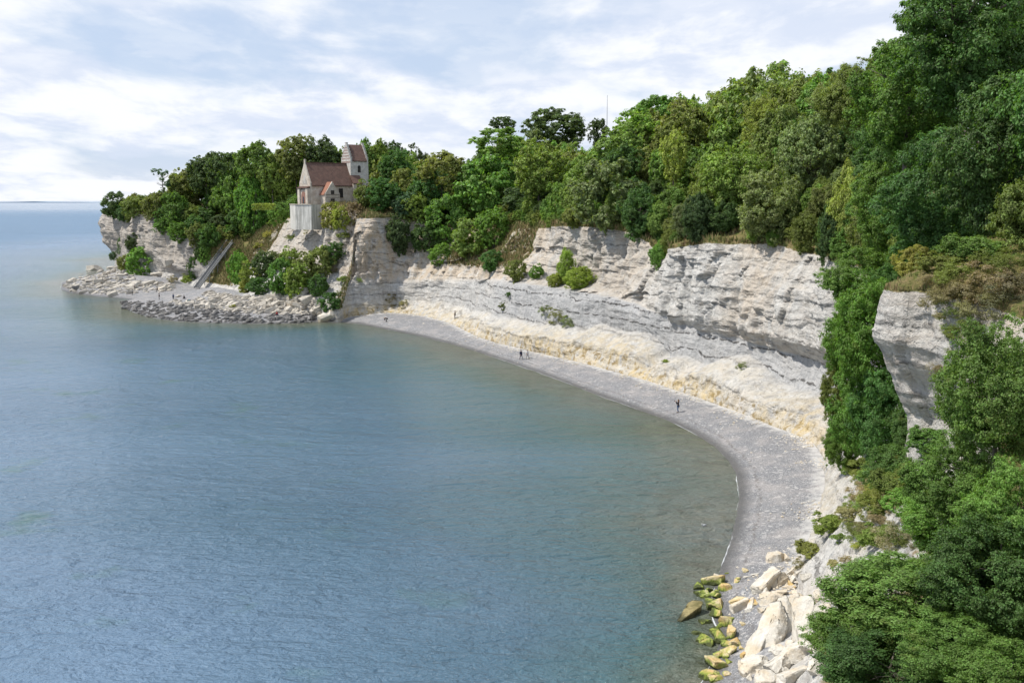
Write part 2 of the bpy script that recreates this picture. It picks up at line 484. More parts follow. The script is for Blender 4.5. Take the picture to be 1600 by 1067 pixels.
def rock_material(name, c0, c1, stain=None, stain_amt=0.5, wet=False, shore=False):
    t = NT(name); P = t.pos()
    n = t.noise(P, 1.4, 6, 0.65); f = t.noise(P, 7.0, 5, 0.65)
    c = t.mix(t.rmp(n, 0.32, 0.68), c0, c1)
    c = t.mix(t.rmp(f, 0.5, 0.7, 0, 0.35), c, tuple(x * 0.55 for x in c0))
    if stain:
        c = t.mix(t.math('MULTIPLY', t.rmp(t.noise(P, 0.8, 5, 0.6), 0.45, 0.6), stain_amt), c, stain)
    if wet:
        z = t.n.new('ShaderNodeSeparateXYZ'); t.l.new(P, z.inputs[0])
        zz = t.math('ADD', z.outputs[2], t.math('MULTIPLY', t.math('SUBTRACT', n, 0.5), 0.5))
        c = t.mix(t.rmp(zz, 0.15, 0.4, 0.8, 0.0), c, (0.035, 0.04, 0.02))
    if shore:
        z = t.n.new('ShaderNodeSeparateXYZ'); t.l.new(P, z.inputs[0])
        zz = t.math('ADD', z.outputs[2], t.math('MULTIPLY', t.math('SUBTRACT', n, 0.5), 1.6))
        c = t.mix(t.rmp(zz, 0.3, 0.6, 0.9, 0.0), c, t.mix(t.rmp(f, .3, .7), (0.13, 0.22, 0.02), (0.33, 0.40, 0.06)))
        c = t.mix(t.rmp(zz, 0.1, 0.35, 0.85, 0.0), c, (0.03, 0.035, 0.02))
    t.base(c); t.rough(0.85)
    b = t.bump(n, 0.6, 0.3); t.bump(f, 0.6, 0.10, b)
    return t.m

M = {}
M['leaf'] = leaf_material()
M['cliff'] = cliff_material()
M['beach'] = beach_material()
M['sea'] = sea_material()
M['bark'] = simple('bark', (0.13, 0.11, 0.09), 0.9, 0.4, 4.0, bump=0.05)
M['chalk'] = rock_material('chalk_rock', (0.50, 0.465, 0.40), (0.68, 0.645, 0.575), (0.56, 0.42, 0.24), 0.45)
M['ochre'] = rock_material('ochre_rock', (0.50, 0.38, 0.19), (0.64, 0.54, 0.36), (0.33, 0.20, 0.05), 0.6)
M['algae'] = rock_material('algae_rock', (0.14, 0.19, 0.03), (0.28, 0.34, 0.06), (0.42, 0.32, 0.12), 0.7, True)
M['shore'] = rock_material('shore_rock', (0.52, 0.40, 0.18), (0.66, 0.57, 0.38), (0.50, 0.30, 0.08), 0.7, shore=True)
M['weedrock'] = rock_material('weedy_rock', (0.20, 0.16, 0.07), (0.42, 0.35, 0.17), (0.10, 0.09, 0.03), 0.8, True)
M['rubble'] = rock_material('rubble_rock', (0.44, 0.40, 0.34), (0.62, 0.57, 0.49), (0.22, 0.20, 0.17), 0.4)
M['wetrock'] = rock_material('wet_rock', (0.13, 0.125, 0.12), (0.30, 0.285, 0.265), (0.08, 0.075, 0.07), 0.6)
# ------------------------------------------------------------------ shoreline (metres; camera stands at 0,0)
SHORE_PX = [(96, 452), (112, 458), (150, 463), (188, 466), (204, 468), (189, 474), (192, 480), (215, 490), (240, 497), (275, 502), (330, 504.5),
            (400, 506), (470, 505), (512, 502), (560, 506), (600, 514), (650, 524), (700, 536), (750, 551), (800, 568), (850, 585), (900, 604),
            (950, 623), (1000, 641), (1040, 655), (1080, 674), (1115, 696), (1140, 720), (1153, 745), (1156, 775), (1152, 805), (1143, 840),
            (1132, 870), (1124, 900), (1112, 930), (1118, 965), (1128, 1000), (1112, 1040), (1090, 1080)]
SHORE = [at_z(u, v, 0.0) for u, v in SHORE_PX]
SHORE = np.array([(p.x, p.y) for p in SHORE])
# the land polygon: shoreline closed round the back
POLY = np.array([(-200, 480), (-168, 420), (-160, 380), (-156, 345)] + [tuple(p) for p in SHORE] + [(8, 40), (-4, 22), (-14, 5), (-25, -60), (400, -60), (400, 700), (-200, 700)])

def shore_dist(x, y):
    """signed distance to the waterline, positive on land"""
    x = np.asarray(x, float); y = np.asarray(y, float)
    best = np.full(x.shape, 1e9); inside = np.zeros(x.shape, bool)
    n = len(POLY)
    for i in range(n):
        ax, ay = POLY[i]; bx, by = POLY[(i + 1) % n]
        ex, ey = bx - ax, by - ay; L2 = ex * ex + ey * ey
        t = np.clip(((x - ax) * ex + (y - ay) * ey) / L2, 0, 1)
        best = np.minimum(best, (x - ax - t * ex) ** 2 + (y - ay - t * ey) ** 2)
        c = (ay > y) != (by > y)
        with np.errstate(divide='ignore', invalid='ignore'):
            xx = (bx - ax) * (y - ay) / (by - ay if by != ay else 1e-9) + ax
        inside ^= c & (x < xx)
    return np.where(inside, 1, -1) * np.sqrt(best)

def bump_line(x, y, pts, w):
    best = np.full(np.shape(x), 1e9)
    for (ax, ay), (bx, by) in zip(pts[:-1], pts[1:]):
        ex, ey = bx - ax, by - ay; L2 = ex * ex + ey * ey
        t = np.clip(((x - ax) * ex + (y - ay) * ey) / L2, 0, 1)
        best = np.minimum(best, (x - ax - t * ex) ** 2 + (y - ay - t * ey) ** 2)
    return np.exp(-best / (w * w))

_w = lambda u, v, z=1.0: tuple(at_z(u, v, z)[:2])
SPIT = [_w(215, 478), _w(300, 486), _w(400, 488), _w(490, 490)]
SPIT2 = [_w(330, 462, 2), _w(400, 468, 3), _w(470, 474, 3)]
HEADR = [_w(135, 445, 2), _w(200, 435, 3), _w(250, 440, 3)]
NEARR = [_w(1215, 925, 1), _w(1235, 1000, 1.5), _w(1225, 1060, 2)]
def beach_z(x, y):
    d = shore_dist(x, y)
    z = np.where(d > 0, 1.75 * (1 - np.exp(-np.maximum(d, 0) / 6.5)), 0.16 * d)
    z = np.maximum(z, -5)
    k = np.clip(d / 3.0, 0, 1)
    z = z + k * (0.9 * bump_line(x, y, SPIT, 4.0) + 2.6 * bump_line(x, y, SPIT2, 8.0) + 2.5 * bump_line(x, y, HEADR, 8.0) + 0.8 * bump_line(x, y, NEARR, 3.0))
    return z
_LX = np.arange(-200, 80, 0.7); _LY = np.arange(0, 440, 0.7)
_LG = beach_z(*np.meshgrid(_LX, _LY))
def bz_many(x, y):
    fx = np.clip((np.asarray(x, float) + 200) / 0.7, 0, len(_LX) - 1.001); fy = np.clip(np.asarray(y, float) / 0.7, 0, len(_LY) - 1.001)
    i, j = fx.astype(int), fy.astype(int); a, b = fx - i, fy - j
    return (_LG[j, i] * (1 - a) + _LG[j, i + 1] * a) * (1 - b) + (_LG[j + 1, i] * (1 - a) + _LG[j + 1, i + 1] * a) * b
def bz(x, y): return float(bz_many([x], [y])[0])

# ------------------------------------------------------------------ the cliff: a profile carried along the coast
# station: toe (u,v,z in the photo) or (x,y,z), inland direction, five profile points (setback, height; negative = height seen at that photo row)
# then tints: yellow, brown, grass low, grass high, grey
ST = [
 ('w', -128, 470, 0, -35, [(2, 6), (3, 12), (4, 17), (5, 20), (6, 22)], (0, 0, 0, 0, 1), 0.0),
 ('w', -150, 400, 1, -15, [(1, 7), (0, 12), (-1, 17), (0, 21), (1, 23.5)], (0, 0, 0, 0, 1), 0.0),
 ('w', -146, 366, 1.5, 15, [(0.5, 8), (-2, 12), (-4, 17), (-4, 20), (-2, 24)], (0, 0.2, 0, 0, 1), 0.0),
 ('w', -134, 341, 2, 40, [(1, 7), (1.5, 12), (1, 17), (2, 21), (3, 24.4)], (0, 0.3, 0, 0, 1), 0.0),
 ('w', -124, 331, 2, 44, [(1.5, 7), (2, 12), (2, 17), (3, 21), (4, 23.8)], (0, 0.3, 0, 0, 1), 0.0),
 ('w', -114, 322, 2, 46, [(2, 5), (0.5, 9), (2, 14), (3, 18), (4.5, 20.5)], (0, 0.3, 0, 0, 1), 0.0),
 ('w', -104, 313, 2, 48, [(3, 4.5), (0.5, 7), (1.5, 12), (2.5, 15), (4, 17)], (0, 0.2, 0.1, 0.3, 1), 0.0),
 ('w', -98, 307, 2, 52, [(3, 4), (3, 7), (4, 11), (5, 13), (7, 14.5)], (0, 0.2, 0.3, 0.6, 0.8), 0.5),
 ('w', -90, 299, 2, 60, [(5, 6), (9, 10), (13, 14), (18, 18), (25, 21)], (0, 0.3, 0.9, 1, 0.3), 1.0),
 ('w', -82, 286, 2, 60, [(5, 6), (9, 10), (12, 14), (17, 18), (23, 23)], (0, 0.3, 0.5, 0.6, 0.5), 1.0),
 ('w', -74, 268, 3, 60, [(6, 7), (12, 11), (15, 14), (19, 19), (24, 24)], (0, 0.4, 0.3, 0.35, 0.6), 0.8),
 ('w', -66, 251, 4, 62, [(7, 8), (14, 11.5), (18, 15), (22, 20), (27, 25)], (0, 0.4, 0.3, 0.3, 0.5), 0.6),
 ('w', -53, 238, 4, 66, [(5, 8), (9, 11), (11.5, 15), (14, 21), (17, 24)], (0, 0.4, 0.2, 0.15, 0.5), 0.5),
 ('w', -45, 232.5, 3, 72, [(5, 6.5), (9, 10.5), (12, 15), (16, 21), (20, 25)], (0, 0.6, 0.3, 0.25, 0.4), 0.5),
 ('w', -40.5, 230, 1.6, 76, [(3, 5), (6, 9), (9, 14), (12, 19), (17, 24)], (0.3, 0.8, 0.5, 0.5, 0.5), 0.3),
 ('p', 545, 490, 1.6, 80, [(1.2, -470), (2, -441), (3.5, -405), (5, -365), (8, -338)], (0.9, 0.9, 0, 0, 0.3), 0.0),
 ('p', 575, 489, 1.6, 82, [(1.5, -468), (2.5, -441), (4, -405), (5.5, -365), (9, -337)], (1, 1, 0, 0, 0.3), 0.0),
 ('p', 610, 488, 1.6, 78, [(2.5, -466), (3.2, -441), (6, -410), (8, -370), (12, -338)], (1, 0.9, 0, 0.1, 0.2), 0.0),
 ('p', 655, 492, 1.6, 68, [(3.5, -470), (4.5, -440), (9, -412), (14, -385), (19, -350)], (0.8, 0.9, 0, 0.4, 0), 0.0),
 ('p', 700, 503, 1.6, 58, [(5, -480), (6.5, -438), (9, -415), (15, -388), (21, -350)], (0.7, 0.8, 0, 0.5, 0), 0.0),
 ('p', 745, 521, 1.6, 48, [(4, -492), (6, -440), (9, -416), (15, -392), (20, -350)], (0.9, 0.8, 0, 0.5, 0), 0.0),
 ('p', 775, 530, 1.6, 42, [(4.5, -496), (6, -444), (10, -424), (13.5, -392), (15, -349)], (0.9, 0.5, 0, 0.2, 0.3), 0.0),
 ('p', 810, 539, 1.6, 38, [(4.5, -502), (6, -449), (10, -436), (12, -392), (13, -348)], (0.9, 0.4, 0.1, 0.2, 0.4), 0.0),
 ('p', 850, 549, 1.6, 36, [(5, -508), (6.5, -456), (11, -440), (12.5, -395), (13.5, -350)], (0.9, 0.4, 0.1, 0.1, 0.45), 0.0),
 ('p', 900, 561, 1.6, 34, [(6.5, -512), (6.5, -466), (10, -448), (12.5, -405), (15, -366)], (1, 0.5, 0.1, 0.2, 0.4), 0.0),
 ('p', 935, 570, 1.6, 32, [(6.5, -519), (6.3, -476), (6.8, -466), (9.5, -425), (12, -392)], (1, 0.3, 0.0, 0, 0.1), 0.0),
 ('p', 970, 580, 1.6, 30, [(6.0, -530), (6.3, -488), (6.0, -478), (7.2, -430), (9, -386)], (1, 0.1, 0.0, 0, 0.05), 0.0),
 ('p', 1000, 588, 1.6, 30, [(5.5, -553), (6.5, -503), (6.0, -490), (7, -430), (8.5, -378)], (0.9, 0, 0, 0, 0), 0.0),
 ('p', 1050, 604, 1.6, 28, [(5.7, -566), (6.5, -520), (5.6, -503), (7, -430), (8.5, -374)], (0.9, 0, 0, 0, 0), 0.0),
 ('p', 1105, 622, 1.6, 26, [(7.0, -556), (7, -535), (5.7, -516), (7, -440), (10, -374)], (0.9, 0.6, 0, 0, 0), 0.0),
 ('p', 1150, 638, 1.6, 25, [(6.0, -588), (7, -548), (5.5, -526), (6.8, -450), (10, -386)], (1, 0.3, 0, 0, 0), 0.0),
 ('p', 1200, 658, 1.6, 22, [(5.5, -610), (7, -566), (4.8, -540), (6, -460), (8, -398)], (1, 0.1, 0, 0, 0), 0.0),
 ('p', 1240, 674, 1.6, 20, [(5.5, -620), (7, -590), (4.6, -552), (6, -480), (8, -408)], (1, 0.1, 0, 0, 0.1), 0.0),
 ('p', 1272, 690, 1.6, 17, [(5.5, -650), (7, -625), (6, -575), (7, -495), (9, -416)], (0.8, 0.1, 0.05, 0.1, 0.1), 0.0),
 ('p', 1288, 715, 1.6, 10, [(5.5, -670), (7, -640), (8, -590), (9, -510), (11, -424)], (0.5, 0.1, 0.15, 0.3, 0.1), 0.0),
 ('p', 1290, 750, 1.6, 5, [(2.5, 5), (6, 9), (10, 13), (15, 18), (20, 22)], (0.6, 0.2, 0.3, 0.8, 0), 0.4),
 ('p', 1282, 795, 1.6, 0, [(2.5, 4.5), (7, 8.5), (12, 12), (18, 17), (24, 22)], (0.45, 0.5, 0.35, 0.95, 0), 0.8),
 ('p', 1262, 845, 1.6, 0, [(3, 4.5), (7, 8.5), (12, 12), (17, 17), (22, 22)], (0.4, 0.5, 0.35, 0.95, 0), 0.8),
 ('p', 1243, 890, 1.6, 2, [(3.5, 5.5), (7, 9), (12, 13), (15, 17.5), (18, 22)], (0.3, 0.3, 0.3, 0.7, 0), 0.4),
 ('w', 19.2, 64.5, 1.6, 2, [(3.5, 6), (7.5, 10.5), (7.4, 14), (4.8, 19.3), (5.6, 22.6)], (0, 0.15, 0.3, 0, 0), 0.0),
 ('w', 18.0, 60.5, 1.6, 2, [(4, 6), (8.6, 10.5), (9.3, 14.2), (7.2, 19), (8.4, 22.8)], (0, 0.2, 0.3, 0, 0), 0.0),
 ('w', 16.5, 56, 1.6, 0, [(4, 6), (8.5, 10), (10.5, 14), (10.5, 18.5), (12, 22)], (0, 0.4, 0.3, 0.1, 0), 0.0),
 ('w', 14.5, 49, 1.8, 0, [(4, 6), (8, 10), (11, 14), (13, 18), (16, 21.5)], (0, 0.3, 0.6, 0.9, 0), 0.5),
 ('w', 11, 40, 2, -5, [(4, 6), (8, 10), (11, 13), (14, 17), (18, 20)], (0, 0.2, 0.7, 0.9, 0), 0.5),
 ('w', 5, 25, 2, -10, [(4, 6), (7, 9), (10, 12), (14, 16), (18, 19)], (0, 0.2, 0.7, 0.9, 0), 0.5),
 ('w', -8, 5, 2, -15, [(3, 7), (5, 12), (7, 16), (9, 19), (12, 20)], (0, 0.2, 0.7, 0.9, 0), 0.0),
 ('w', -18, -50, 2, -10, [(3, 7), (5, 12), (7, 16), (9, 20), (12, 23)], (0, 0.2, 0.5, 0.9, 0), 0.0),
]

def catmull(P, t):
    """P (n,k) values at 0..n-1, t array"""
    n = len(P); i = np.clip(np.floor(t).astype(int), 0, n - 2); f = (t - i)[:, None]
    p0, p1, p2, p3 = P[np.clip(i - 1, 0, n - 1)], P[i], P[i + 1], P[np.clip(i + 2, 0, n - 1)]
    m1, m2 = (p2 - p0) * 0.35, (p3 - p1) * 0.35
    f2, f3 = f * f, f * f * f
    return (2 * f3 - 3 * f2 + 1) * p1 + (f3 - 2 * f2 + f) * m1 + (-2 * f3 + 3 * f2) * p2 + (f3 - f2) * m2

rows_k = 6          # toe + five points
KEY = []
for s in ST:
    if s[0] == 'w': tx, ty, tz = s[1], s[2], s[3]; a = s[4]; rest = s[5:]
    else:
        p = at_z(s[1], s[2], s[3]); tx, ty, tz = p.x, p.y, p.z; a = s[4]; rest = s[5:]
    pr, tint, mound = rest
    dx, dy = math.cos(R(a)), math.sin(R(a))
    rec = [tx, ty, dx, dy, tz]
    ds, zs = [0.0], [tz]
    for d, z in pr:
        if z < 0: z = z_for(ty + dy * d, -z)
        ds.append(d); zs.append(z)
    rec += ds + zs + list(tint)
    KEY.append(rec)
KEY = np.array(KEY, float)
NST = len(ST)
def station(t):
    K = catmull(KEY, np.atleast_1d(np.asarray(t, float)))
    nn = np.hypot(K[:, 2], K[:, 3]); K[:, 2] /= nn; K[:, 3] /= nn
    return K
# columns: spaced so that they are about even in metres weighted by nearness
tt = np.linspace(0, NST - 1, 4000)
KK = station(tt)
seg = np.hypot(np.diff(KK[:, 0]), np.diff(KK[:, 1]))
dist = np.hypot(KK[1:, 0], KK[1:, 1])
w = seg / np.clip(dist, 50, 400) + 1e-5
w[(tt[1:] < 1)] *= 0.3; w[tt[1:] > NST - 5] *= 0.3
cum = np.concatenate([[0], np.cumsum(w)])
NC = 1500
tcol = np.interp(np.linspace(0, cum[-1], NC), cum, tt)
K = station(tcol)
D = K[:, 5:11]; Z = K[:, 11:17]; TINT = K[:, 17:22]
# profile parameter rows: 0..5 the face, 5..6.. the land behind
face_rows = np.concatenate([np.linspace(0, 1, 26)[:-1], np.linspace(1, 2, 30)[:-1], np.linspace(2, 3, 26)[:-1], np.linspace(3, 4, 50)[:-1], np.linspace(4, 5, 46)])
HILL = [(0, 0), (5, 1.8), (14, 4.5), (35, 8.5), (90, 13)]
back = []
for i in range(len(HILL) - 1):
    a, b = HILL[i], HILL[i + 1]
    for k in range(1, 13):
        f = k / 12; back.append((a[0] + (b[0] - a[0]) * f, a[1] + (b[1] - a[1]) * f))
nr = 1 + len(face_rows) + len(back)
X = np.zeros((nr, NC)); Y = X.copy(); ZZ = X.copy(); PR = X.copy()
DX, DY = K[:, 2], K[:, 3]
hillf = np.interp(tcol, [0, 6, 10, 13, 16, 20, 25, 28, 34, 40, 44, NST - 1], [0.3, 0.5, 0.35, 0.08, 0.25, 0.5, 0.8, 1.3, 1.5, 1.3, 0.8, 0.3])
KNEE = 0.55 - 0.38 * np.clip((tcol - 18.5) / 2, 0, 1) * np.clip((36.0 - tcol) / 2, 0, 1)
X[0] = K[:, 0] - DX * 1.0; Y[0] = K[:, 1] - DY * 1.0; ZZ[0] = -3.0
for r, p in enumerate(face_rows, 1):
    i = min(int(p), 4); f = p - i
    d = D[:, i] * (1 - f) + D[:, i + 1] * f
    if i == 0: d = D[:, 1] * np.where(f < 0.55, KNEE * f / 0.55, KNEE + (1 - KNEE) * (f - 0.55) / 0.45)
    z = Z[:, i] * (1 - f) + Z[:, i + 1] * f
    X[r] = K[:, 0] + DX * d; Y[r] = K[:, 1] + DY * d; ZZ[r] = z; PR[r] = p
for r, (d, dz) in enumerate(back, 1 + len(face_rows)):
    d2 = D[:, 5] + d
    X[r] = K[:, 0] + DX * d2; Y[r] = K[:, 1] + DY * d2
    ZZ[r] = Z[:, 5] + dz * hillf; PR[r] = 5 + d / 20
PR[0] = -0.1
# church terrace: flat ground at 27.3 m round the church
# relief: big buttresses, fractures, bedding steps
along = np.concatenate([[0], np.cumsum(np.hypot(np.diff(K[:, 0]), np.diff(K[:, 1])))])
AL = np.broadcast_to(along, X.shape)
lay = ZZ - AL * 0.0 + 0.35 * fbm(AL / 12, 0, ZZ / 9, 3, 3)
up = np.clip((PR - 1.7) / 0.5, 0, 1)               # upper limestone
fadeback = np.clip(1 - (PR - 5) * 2.0, 0, 1)
mound = np.interp(tcol, np.arange(NST), [s[7] for s in ST])
rockf = 1 - 0.75 * mound
disp = 1.3 * fbm(AL / 13, ZZ / 14, 0, 5, 3) * up
disp = disp + 0.55 * fbm(AL / 9, ZZ / 12, 0, 9, 3)
rid = 1 - np.abs(fbm(AL / 5.5, ZZ / 22 + AL / 40, 0, 21, 3)) * 2.4
disp = disp - 0.75 * np.clip(rid, 0, 1) ** 3 * (0.35 + 0.65 * up) * rockf
lz = lay * 0.9 + 0.8 * fbm(AL / 7, ZZ / 7, 0, 31, 3)
li = np.floor(lz); lf = lz - li
step = (_hash(li, np.floor(AL / 6 + li * 0.37), li * 0, 41) * (1 - np.clip((lf - 0.90) / 0.10, 0, 1)) + _hash(li + 1, np.floor(AL / 6 + li * 0.37 + .37), li * 0, 41) * np.clip((lf - 0.90) / 0.10, 0, 1)) - 0.5
blk = fbm(AL / 1.7, ZZ / 1.1, 0, 51, 4, 0.6)
disp = disp + (0.34 * step * up + 0.2 * blk * (0.4 + 0.6 * up)) * rockf
def cells(x, y, seed):
    """random value per broken block, and distance to its border"""
    ix, iy = np.floor(x), np.floor(y); b1 = np.full(x.shape, 9.0); b2 = b1.copy(); val = np.zeros(x.shape)
    for a in (-1, 0, 1):
        for b in (-1, 0, 1):
            cx_, cy_ = ix + a, iy + b
            px_ = cx_ + _hash(cx_, cy_, cx_ * 0, seed); py_ = cy_ + _hash(cx_, cy_, cx_ * 0, seed + 1)
            dd = (x - px_) ** 2 + (y - py_) ** 2; h = _hash(cx_, cy_, cx_ * 0, seed + 2)
            tilt = (h - .5) * 2 + (x - px_) * (_hash(cx_, cy_, cx_ * 0, seed + 3) - .5) * 1.2 + (y - py_) * (_hash(cx_, cy_, cx_ * 0, seed + 4) - .5) * 1.2
            val = np.where(dd < b1, tilt, val); b2 = np.where(dd < b1, b1, np.minimum(b2, dd)); b1 = np.minimum(b1, dd)
    return val, np.sqrt(b2) - np.sqrt(b1)
wx = 0.5 * fbm(AL / 3, ZZ / 3, 0, 111, 3); wy = 0.5 * fbm(AL / 3, ZZ / 3, 0, 112, 3)
c1, e1 = cells(AL / 3.4 + wx, lay / 1.5 + wy * .4, 120)
c2, e2 = cells(AL / 1.3 + wx, lay / 0.7 + wy * .4, 130)
c3, e3 = cells(AL / 7.0 + wx * .5, lay / 6.0 + wy * .3, 140)
c4, e4 = cells(AL / 4.2 + wx * .6 + 40, ZZ / 10.0 + wy * .3, 170)
dens = np.clip(1.25 - np.abs(fbm(AL / 22, 0, ZZ / 25, 150, 2)) * 2, 0.35, 1)
disp = disp + rockf * (up * (0.17 * c1 * dens + 0.07 * c2 * dens + 0.5 * c3 + 0.75 * c4) + (1 - up) * (0.10 * c1 + 0.08 * c2))
# fluted, eroded ledge of fallen chalk under the wall
flu = np.abs(fbm(AL / 1.5, ZZ / 8, 0, 61, 3, 0.6))
low = np.clip(1 - np.abs(PR - 0.55) / 0.9, 0, 1)
flu = 0.5 * flu + 0.5 * np.abs(fbm(AL / 1.3, ZZ / 1.6, 0, 62, 4, 0.6))
disp = disp - low * (1.5 * flu - 0.3) * rockf
bg = TINT[:, 1] * np.clip((PR - 1.9) / 0.4, 0, 1) * np.clip((5 - PR), 0, 1)
disp = disp - bg * (2.6 * np.abs(fbm(AL / 3.2, ZZ / 12, 0, 63, 3, 0.6)) + 0.8 * np.abs(fbm(AL / 1.2, ZZ / 2.5, 0, 64, 3)) - 0.5)
disp = disp + 0.9 * low * fbm(AL / 6, 0, 0, 71, 2)
disp = disp + mound * 0.8 * fbm(AL / 4, ZZ / 4, PR, 81, 4)
bs = np.clip(1 - np.abs(tcol - 17.0) / 3.0, 0, 1) * np.clip((PR - 1.2) / 1.5, 0, 1)
disp = disp + bs * (4.8 * fbm(AL / 5.5, ZZ / 18, 0, 161, 3) + 0.8 * c3)
spur = np.clip(1 - np.abs(tcol - 40.2) / 2.2, 0, 1)
amp = np.clip(PR / 0.12, 0, 1) * fadeback * (1 - 0.6 * np.clip(spur * 2, 0, 1))
X = X - DX * disp * amp; Y = Y - DY * disp * amp
ZZ = ZZ + np.clip((PR - 4.7) / 0.5, 0, 1) * (0.9 * fbm(X / 3.5, Y / 3.5, 0, 91, 4)) + 0.35 * low * fbm(AL / 2, PR * 4, 0, 95, 3)
ZZ = ZZ + np.clip((PR - 0.2) / 0.6, 0, 1) * np.clip(1.6 - PR, 0, 1) * (1 - mound) * 1.3 * fbm(AL / 5, 0, 0, 97, 2)
# level terrace under the church
cx, cy = -44.5, 263.0
tf = np.clip(1.6 - np.hypot((X - cx) / 13, (Y - cy) / 12), 0, 1) * np.clip((PR - 4.2) / 0.8, 0, 1)
ZZ = ZZ * (1 - tf) + 27.3 * tf
V = np.stack([X, Y, ZZ], -1).reshape(-1, 3)
cliff_me = mesh_np('cliff', V, grid_quads(nr, NC)[:, ::-1], True)
YEL = TINT[:, 0] * np.clip(1.3 - PR * 1.15, 0, 1)
YEL = np.clip(YEL * 1.1, 0, 1)
BRN = TINT[:, 1] * np.clip((PR - 1.9) / 0.3, 0, 1) + 0.25 * np.clip((PR - 4.5) * 2, 0, 1)
ug = np.array([s for s in TINT[:, 3]])
GL = TINT[:, 2] * np.clip((PR - 0.15) / 0.3, 0, 1)
g2 = np.clip((PR - 2) / 1.0, 0, 1)
GRS = GL * (1 - g2) + ug * g2
GRS = np.clip(GRS + np.clip((PR - 4.82) / 0.14, 0, 1) * 1.2 , 0, 1)
GRY = TINT[:, 4] * np.clip((PR - 0.9) / 0.5, 0.35, 1)
WAL = np.clip((PR - 0.85) / 0.25, 0, 1) * np.clip((2.15 - PR) / 0.15, 0, 1) * np.clip((tcol - 18) / 3, 0, 1) * np.clip((34.5 - tcol) / 1.5, 0, 1)
for nm, a in (('wal', WAL), ('yel', YEL), ('brn', np.clip(BRN, 0, 1)), ('grs', GRS), ('gry', GRY), ('lay', lay)): add_attr(cliff_me, nm, np.broadcast_to(a, X.shape))
cliff = tag(link('cliff', cliff_me, M['cliff']), kind='structure')

sub = grid_quads((nr + 1) // 2, (NC + 1) // 2)
Vs = np.stack([X, Y, ZZ], -1)[::2, ::2].reshape(-1, 3)
BVH = BVHTree.FromPolygons([tuple(map(float, p)) for p in Vs], [tuple(map(int, q)) for q in sub])
def ground(x, y, default=None):
    h = BVH.ray_cast(Vector((x, y, 120)), Vector((0, 0, -1)))
    if h[0] is None: return bz(x, y) if default is None else default
    return max(h[0].z, bz(x, y))
def cliff_hit(u, v):
    d = ray(u, v).normalized()
    h = BVH.ray_cast(Vector((0, 0, CAMZ)), d)
    return h[0]
def on_ground(u, v):
    """point where the sight line meets the cliff or the beach"""
    best = cliff_hit(u, v)
    d = ray(u, v)
    k = np.linspace(20, 420, 3200) / d.y
    below = np.where(CAMZ + d.z * k < bz_many(d.x * k, d.y * k))[0]
    if len(below):
        p = Vector((0, 0, CAMZ)) + d * float(k[below[0]])
        if best is None or p.y < best.y: return p
    return best

# the land further back, out of sight behind the wood, so that nothing ends in a void
bx = np.linspace(-190, 900, 80); by = np.linspace(-100, 1100, 90)
BX, BY = np.meshgrid(bx, by)
sdb = shore_dist(np.clip(BX, -400, 380), np.clip(BY, -40, 660))
BZ = np.where((sdb > 45), 22 + 2 * fbm(BX / 60, BY / 60, 0, 4, 3), -6)
me = mesh_np('hinterland', np.stack([BX, BY, BZ], -1).reshape(-1, 3), grid_quads(90, 80), True)
tag(link('hinterland', me, simple('field_soil', (0.10, 0.12, 0.04), 0.95, 0.3, 0.1)), kind='structure')

# ------------------------------------------------------------------ beach and shallow sea bed
gx = np.arange(-185, 60, 0.62); gy = np.concatenate([np.arange(20, 110, 0.45), np.arange(110, 250, 0.62), np.arange(250, 430, 0.9)])
GX, GY = np.meshgrid(gx, gy)
SD = shore_dist(GX, GY)
BZ = beach_z(GX, GY)
on = np.clip(SD / 2, 0, 1)
BZ = BZ + on * (0.10 * fbm(GX / 3, GY / 3, 0, 7, 3) + 0.05 * fbm(GX / 0.8, GY / 0.8, 0, 8, 2))
toe = np.array([K[:, 0], K[:, 1]])
# nearness to the cliff foot
TOP = np.full(GX.shape, 99.0)
for i in range(0, NC, 6):
    TOP = np.minimum(TOP, np.hypot(GX - toe[0, i], GY - toe[1, i]))
keep = (SD > -14) & (SD < 30)
Vb = np.stack([GX, GY, BZ], -1).reshape(-1, 3)
Qb = grid_quads(len(gy), len(gx))
Qb = Qb[keep.ravel()[Qb].all(1)]
used = np.unique(Qb); remap = np.zeros(len(Vb), int); remap[used] = np.arange(len(used))
beach_me = mesh_np('beach', Vb[used], remap[Qb], True)
add_attr(beach_me, 'shore', SD.ravel()[used])
add_attr(beach_me, 'top', np.clip(1 - TOP / 3.2, 0, 1).ravel()[used])
beach = tag(link('beach', beach_me, M['beach']), kind='structure')

# ------------------------------------------------------------------ sea
def spaced(lo, hi, step, far):
    a = list(np.arange(lo, hi, step))
    s, p = step, a[-1]
    while p < far: s *= 1.35; p += s; a.append(p)
    s, p = step, a[0]; pre = []
    while p > -far: s *= 1.35; p -= s; pre.append(p)
    return np.array(pre[::-1] + a)
sx = spaced(-190, 50, 1.4, 90000); sy = spaced(20, 420, 1.4, 90000)
sy = sy[sy > -400]
SX, SY = np.meshgrid(sx, sy)
SDs = shore_dist(np.clip(SX, -2000, 399), np.clip(SY, -59, 699))
SZ = np.zeros_like(SX)
sea_me = mesh_np('sea', np.stack([SX, SY, SZ], -1).reshape(-1, 3), grid_quads(len(sy), len(sx)), True)
add_attr(sea_me, 'depth', np.clip(-SDs * (1 + 1.8 * np.clip((84 - SY) / 22, 0, 1)), 0, 200))
sea = tag(link('sea', sea_me, M['sea']), kind='structure')
bed = MB(); bed.add([(-90000, -400, -6.5), (90000, -400, -6.5), (90000, 90000, -6.5), (-90000, 90000, -6.5)], [(0, 1, 2, 3)])
